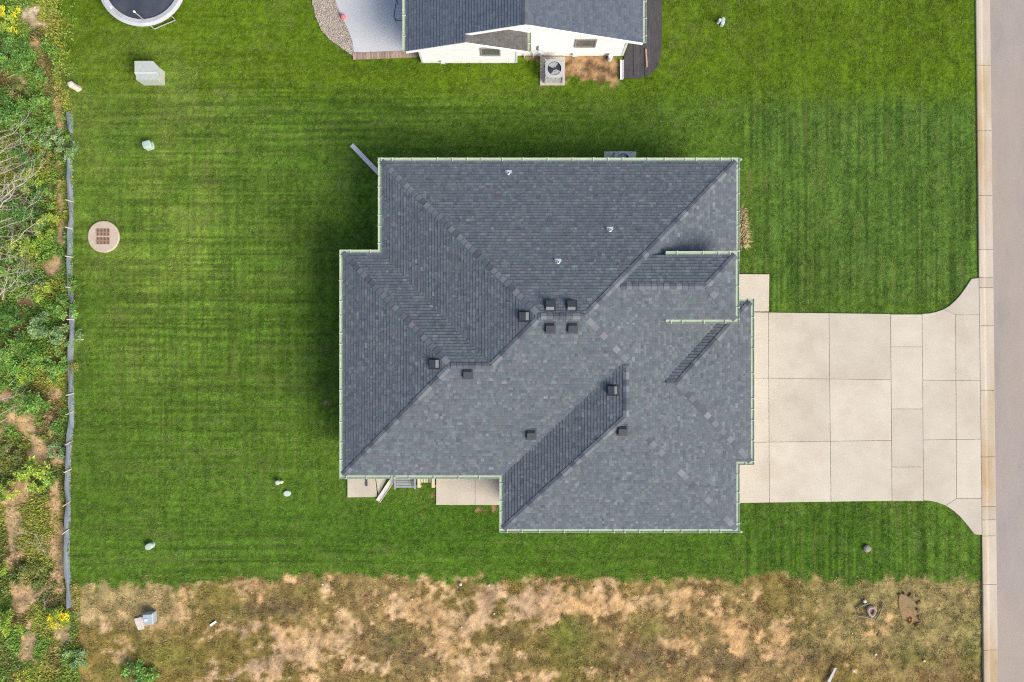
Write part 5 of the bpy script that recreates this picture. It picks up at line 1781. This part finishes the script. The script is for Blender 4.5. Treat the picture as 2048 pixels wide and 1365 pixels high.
shrub('flowering_plant', 108, 754, 16, .6, 'mid', 'small yellow flowers beside the middle of the fence', 203, leaf=.07, dens=.6, flowers=130, grp='yellow flowering plants')
shrub('flowering_plant', 38, 1350, 14, .4, 'olive', 'small yellow-tinged plant at the bottom left edge', 204, leaf=.07, dens=.6, flowers=60, grp='yellow flowering plants')

# bare grey branches
m_dead = pmat('dead_wood', (0.50, 0.44, 0.36), (0.38, 0.33, 0.26), scale=6, rough=.9, stretch=(1, 1, 1))


def limb(mb, a, b, r0, rn, depth=2):
    a, b = Vector(a), Vector(b); L = (b - a).length
    pts = [a]; k = 5
    for i in range(1, k + 1):
        p = a + (b - a) * (i / k); j = L * .035
        pts.append(p + Vector((rn.uniform(-j, j), rn.uniform(-j, j), rn.uniform(-j, j))))
    mb.tube(pts, [r0 * (1 - .75 * i / k) for i in range(k + 1)], 5)
    if depth:
        for i in range(1, k + 1):
            for _ in range(rn.choice((1, 2, 2))):
                d = (b - a).normalized(); s = Vector((-d.y, d.x, 0)) * rn.choice((-1, 1))
                e = pts[i] + (d * rn.uniform(.25, .7) + s * rn.uniform(.2, .55) + Vector((0, 0, rn.uniform(-.15, .25)))) * L * rn.uniform(.25, .5)
                limb(mb, pts[i], e, r0 * .5 * (1 - .5 * i / k), rn, depth - 1)


def brush(label, limbs, seed, h=1.2, r0=.028, depth=2):
    rn = random.Random(seed)
    p0 = P(limbs[0][0], limbs[0][1])
    o = empty('dead_branch', (p0.x, p0.y, 0)); tag(o, label, 'branch', 'bare grey branches in the scrub')
    for i, (u0, v0, u1, v1) in enumerate(limbs):
        m = MB()
        limb(m, P(u0, v0, h * .6), P(u1, v1, h * rn.uniform(.8, 1.2)), r0, rn, depth)
        m.build('branch', m_dead, o)


brush('bare grey branches reaching in from the left, uppermost', [(-30, 300, 57, 238), (-30, 330, 54, 268), (-20, 330, 60, 300)], 1)
brush('bare grey branches with the thickest limb, left edge', [(-20, 385, 82, 343), (-20, 440, 30, 380), (-10, 410, 60, 352)], 2, r0=.045)
brush('bare grey branches over the dark shrub, left edge', [(-10, 450, 75, 402), (-20, 470, 60, 432), (10, 500, 78, 440)], 3)
brush('tangle of pale twigs above the dark soil hollow', [(-10, 555, 60, 540), (0, 590, 45, 545), (20, 560, 82, 572), (-10, 520, 40, 515), (5, 600, 15, 540)], 4, h=.8, r0=.025)
brush('grey twigs beside the orange soil bank at the left', [(0, 830, 48, 805), (-5, 800, 40, 790), (0, 845, 35, 820)], 5, h=.5, r0=.02)
brush('thin pale twigs by the fence low down at the left', [(60, 1085, 100, 1108), (70, 1070, 95, 1120), (40, 1060, 90, 1075)], 6, h=.3, r0=.016, depth=1)
brush('small forked twig left of the yellow flowering shrub', [(90, 1220, 88, 1196), (88, 1205, 106, 1198)], 7, h=.3, r0=.016, depth=1)
brush('dense pale twigs between the two thickest bare branches', [(-25, 345, 70, 318), (-25, 360, 50, 330), (-20, 372, 66, 372), (-20, 395, 52, 398), (-25, 415, 40, 420)], 11, r0=.022)
brush('dense pale twigs above the lime shrub at the left', [(-20, 475, 70, 470), (-25, 490, 52, 500), (-15, 505, 60, 520), (-20, 530, 75, 548), (-15, 575, 68, 600)], 12, h=1.0, r0=.020)
brush('fine pale twigs over the dark shrub near the top', [(-25, 255, 40, 225), (-25, 275, 48, 250), (-25, 315, 62, 285)], 13, r0=.020)
brush('two pale sticks on reddish soil near the top left', [(16, 155, 40, 145), (40, 143, 57, 137)], 8, h=.3, r0=.022, depth=0)
brush('reddish grey twigs below the broad green shrub', [(18, 770, 40, 752), (22, 780, 50, 768)], 9, h=.3, r0=.016, depth=1)

# dry ornamental grass by the front wall
dg = empty('dry_grass_clump', P(1482, 465)); tag(dg, 'straw-coloured grass clump sticking out from the front wall', 'plant')
rn = random.Random(9)
for k, (u, v, n_, ln) in enumerate(((1480, 478, 170, .62), (1480, 450, 110, .55), (1481, 430, 60, .42))):
    m = MB(); p = P(u, v)
    for i in range(n_):
        a = rn.gauss(-.05, .75); L = ln * rn.uniform(.5, 1.15); b0 = Vector((p.x + rn.uniform(-.15, .05), p.y + rn.uniform(-.28, .28), 0))
        d = Vector((math.cos(a), math.sin(a), 0)); s = Vector((-d.y, d.x, 0)) * .011
        c1 = b0 + d * L * .45 + Vector((0, 0, L * .38)); c2 = b0 + d * L + Vector((0, 0, L * rn.uniform(.05, .25)))
        kk = rn.uniform(.7, 1.25); cc = (.40 * kk, .31 * kk, .16 * kk)
        m.face([b0 - s, b0 + s, c1 + s, c1 - s], cc); m.face([c1 - s, c1 + s, c2], cc)
    m.build('blades', amat('straw_blade', rough=.8, fine=10, amount=.1, spec=.1), dg, kind='stuff')
print('objects', len(bpy.data.objects), 'tris', sum(len(o.data.polygons) for o in bpy.data.objects if o.type == 'MESH'))
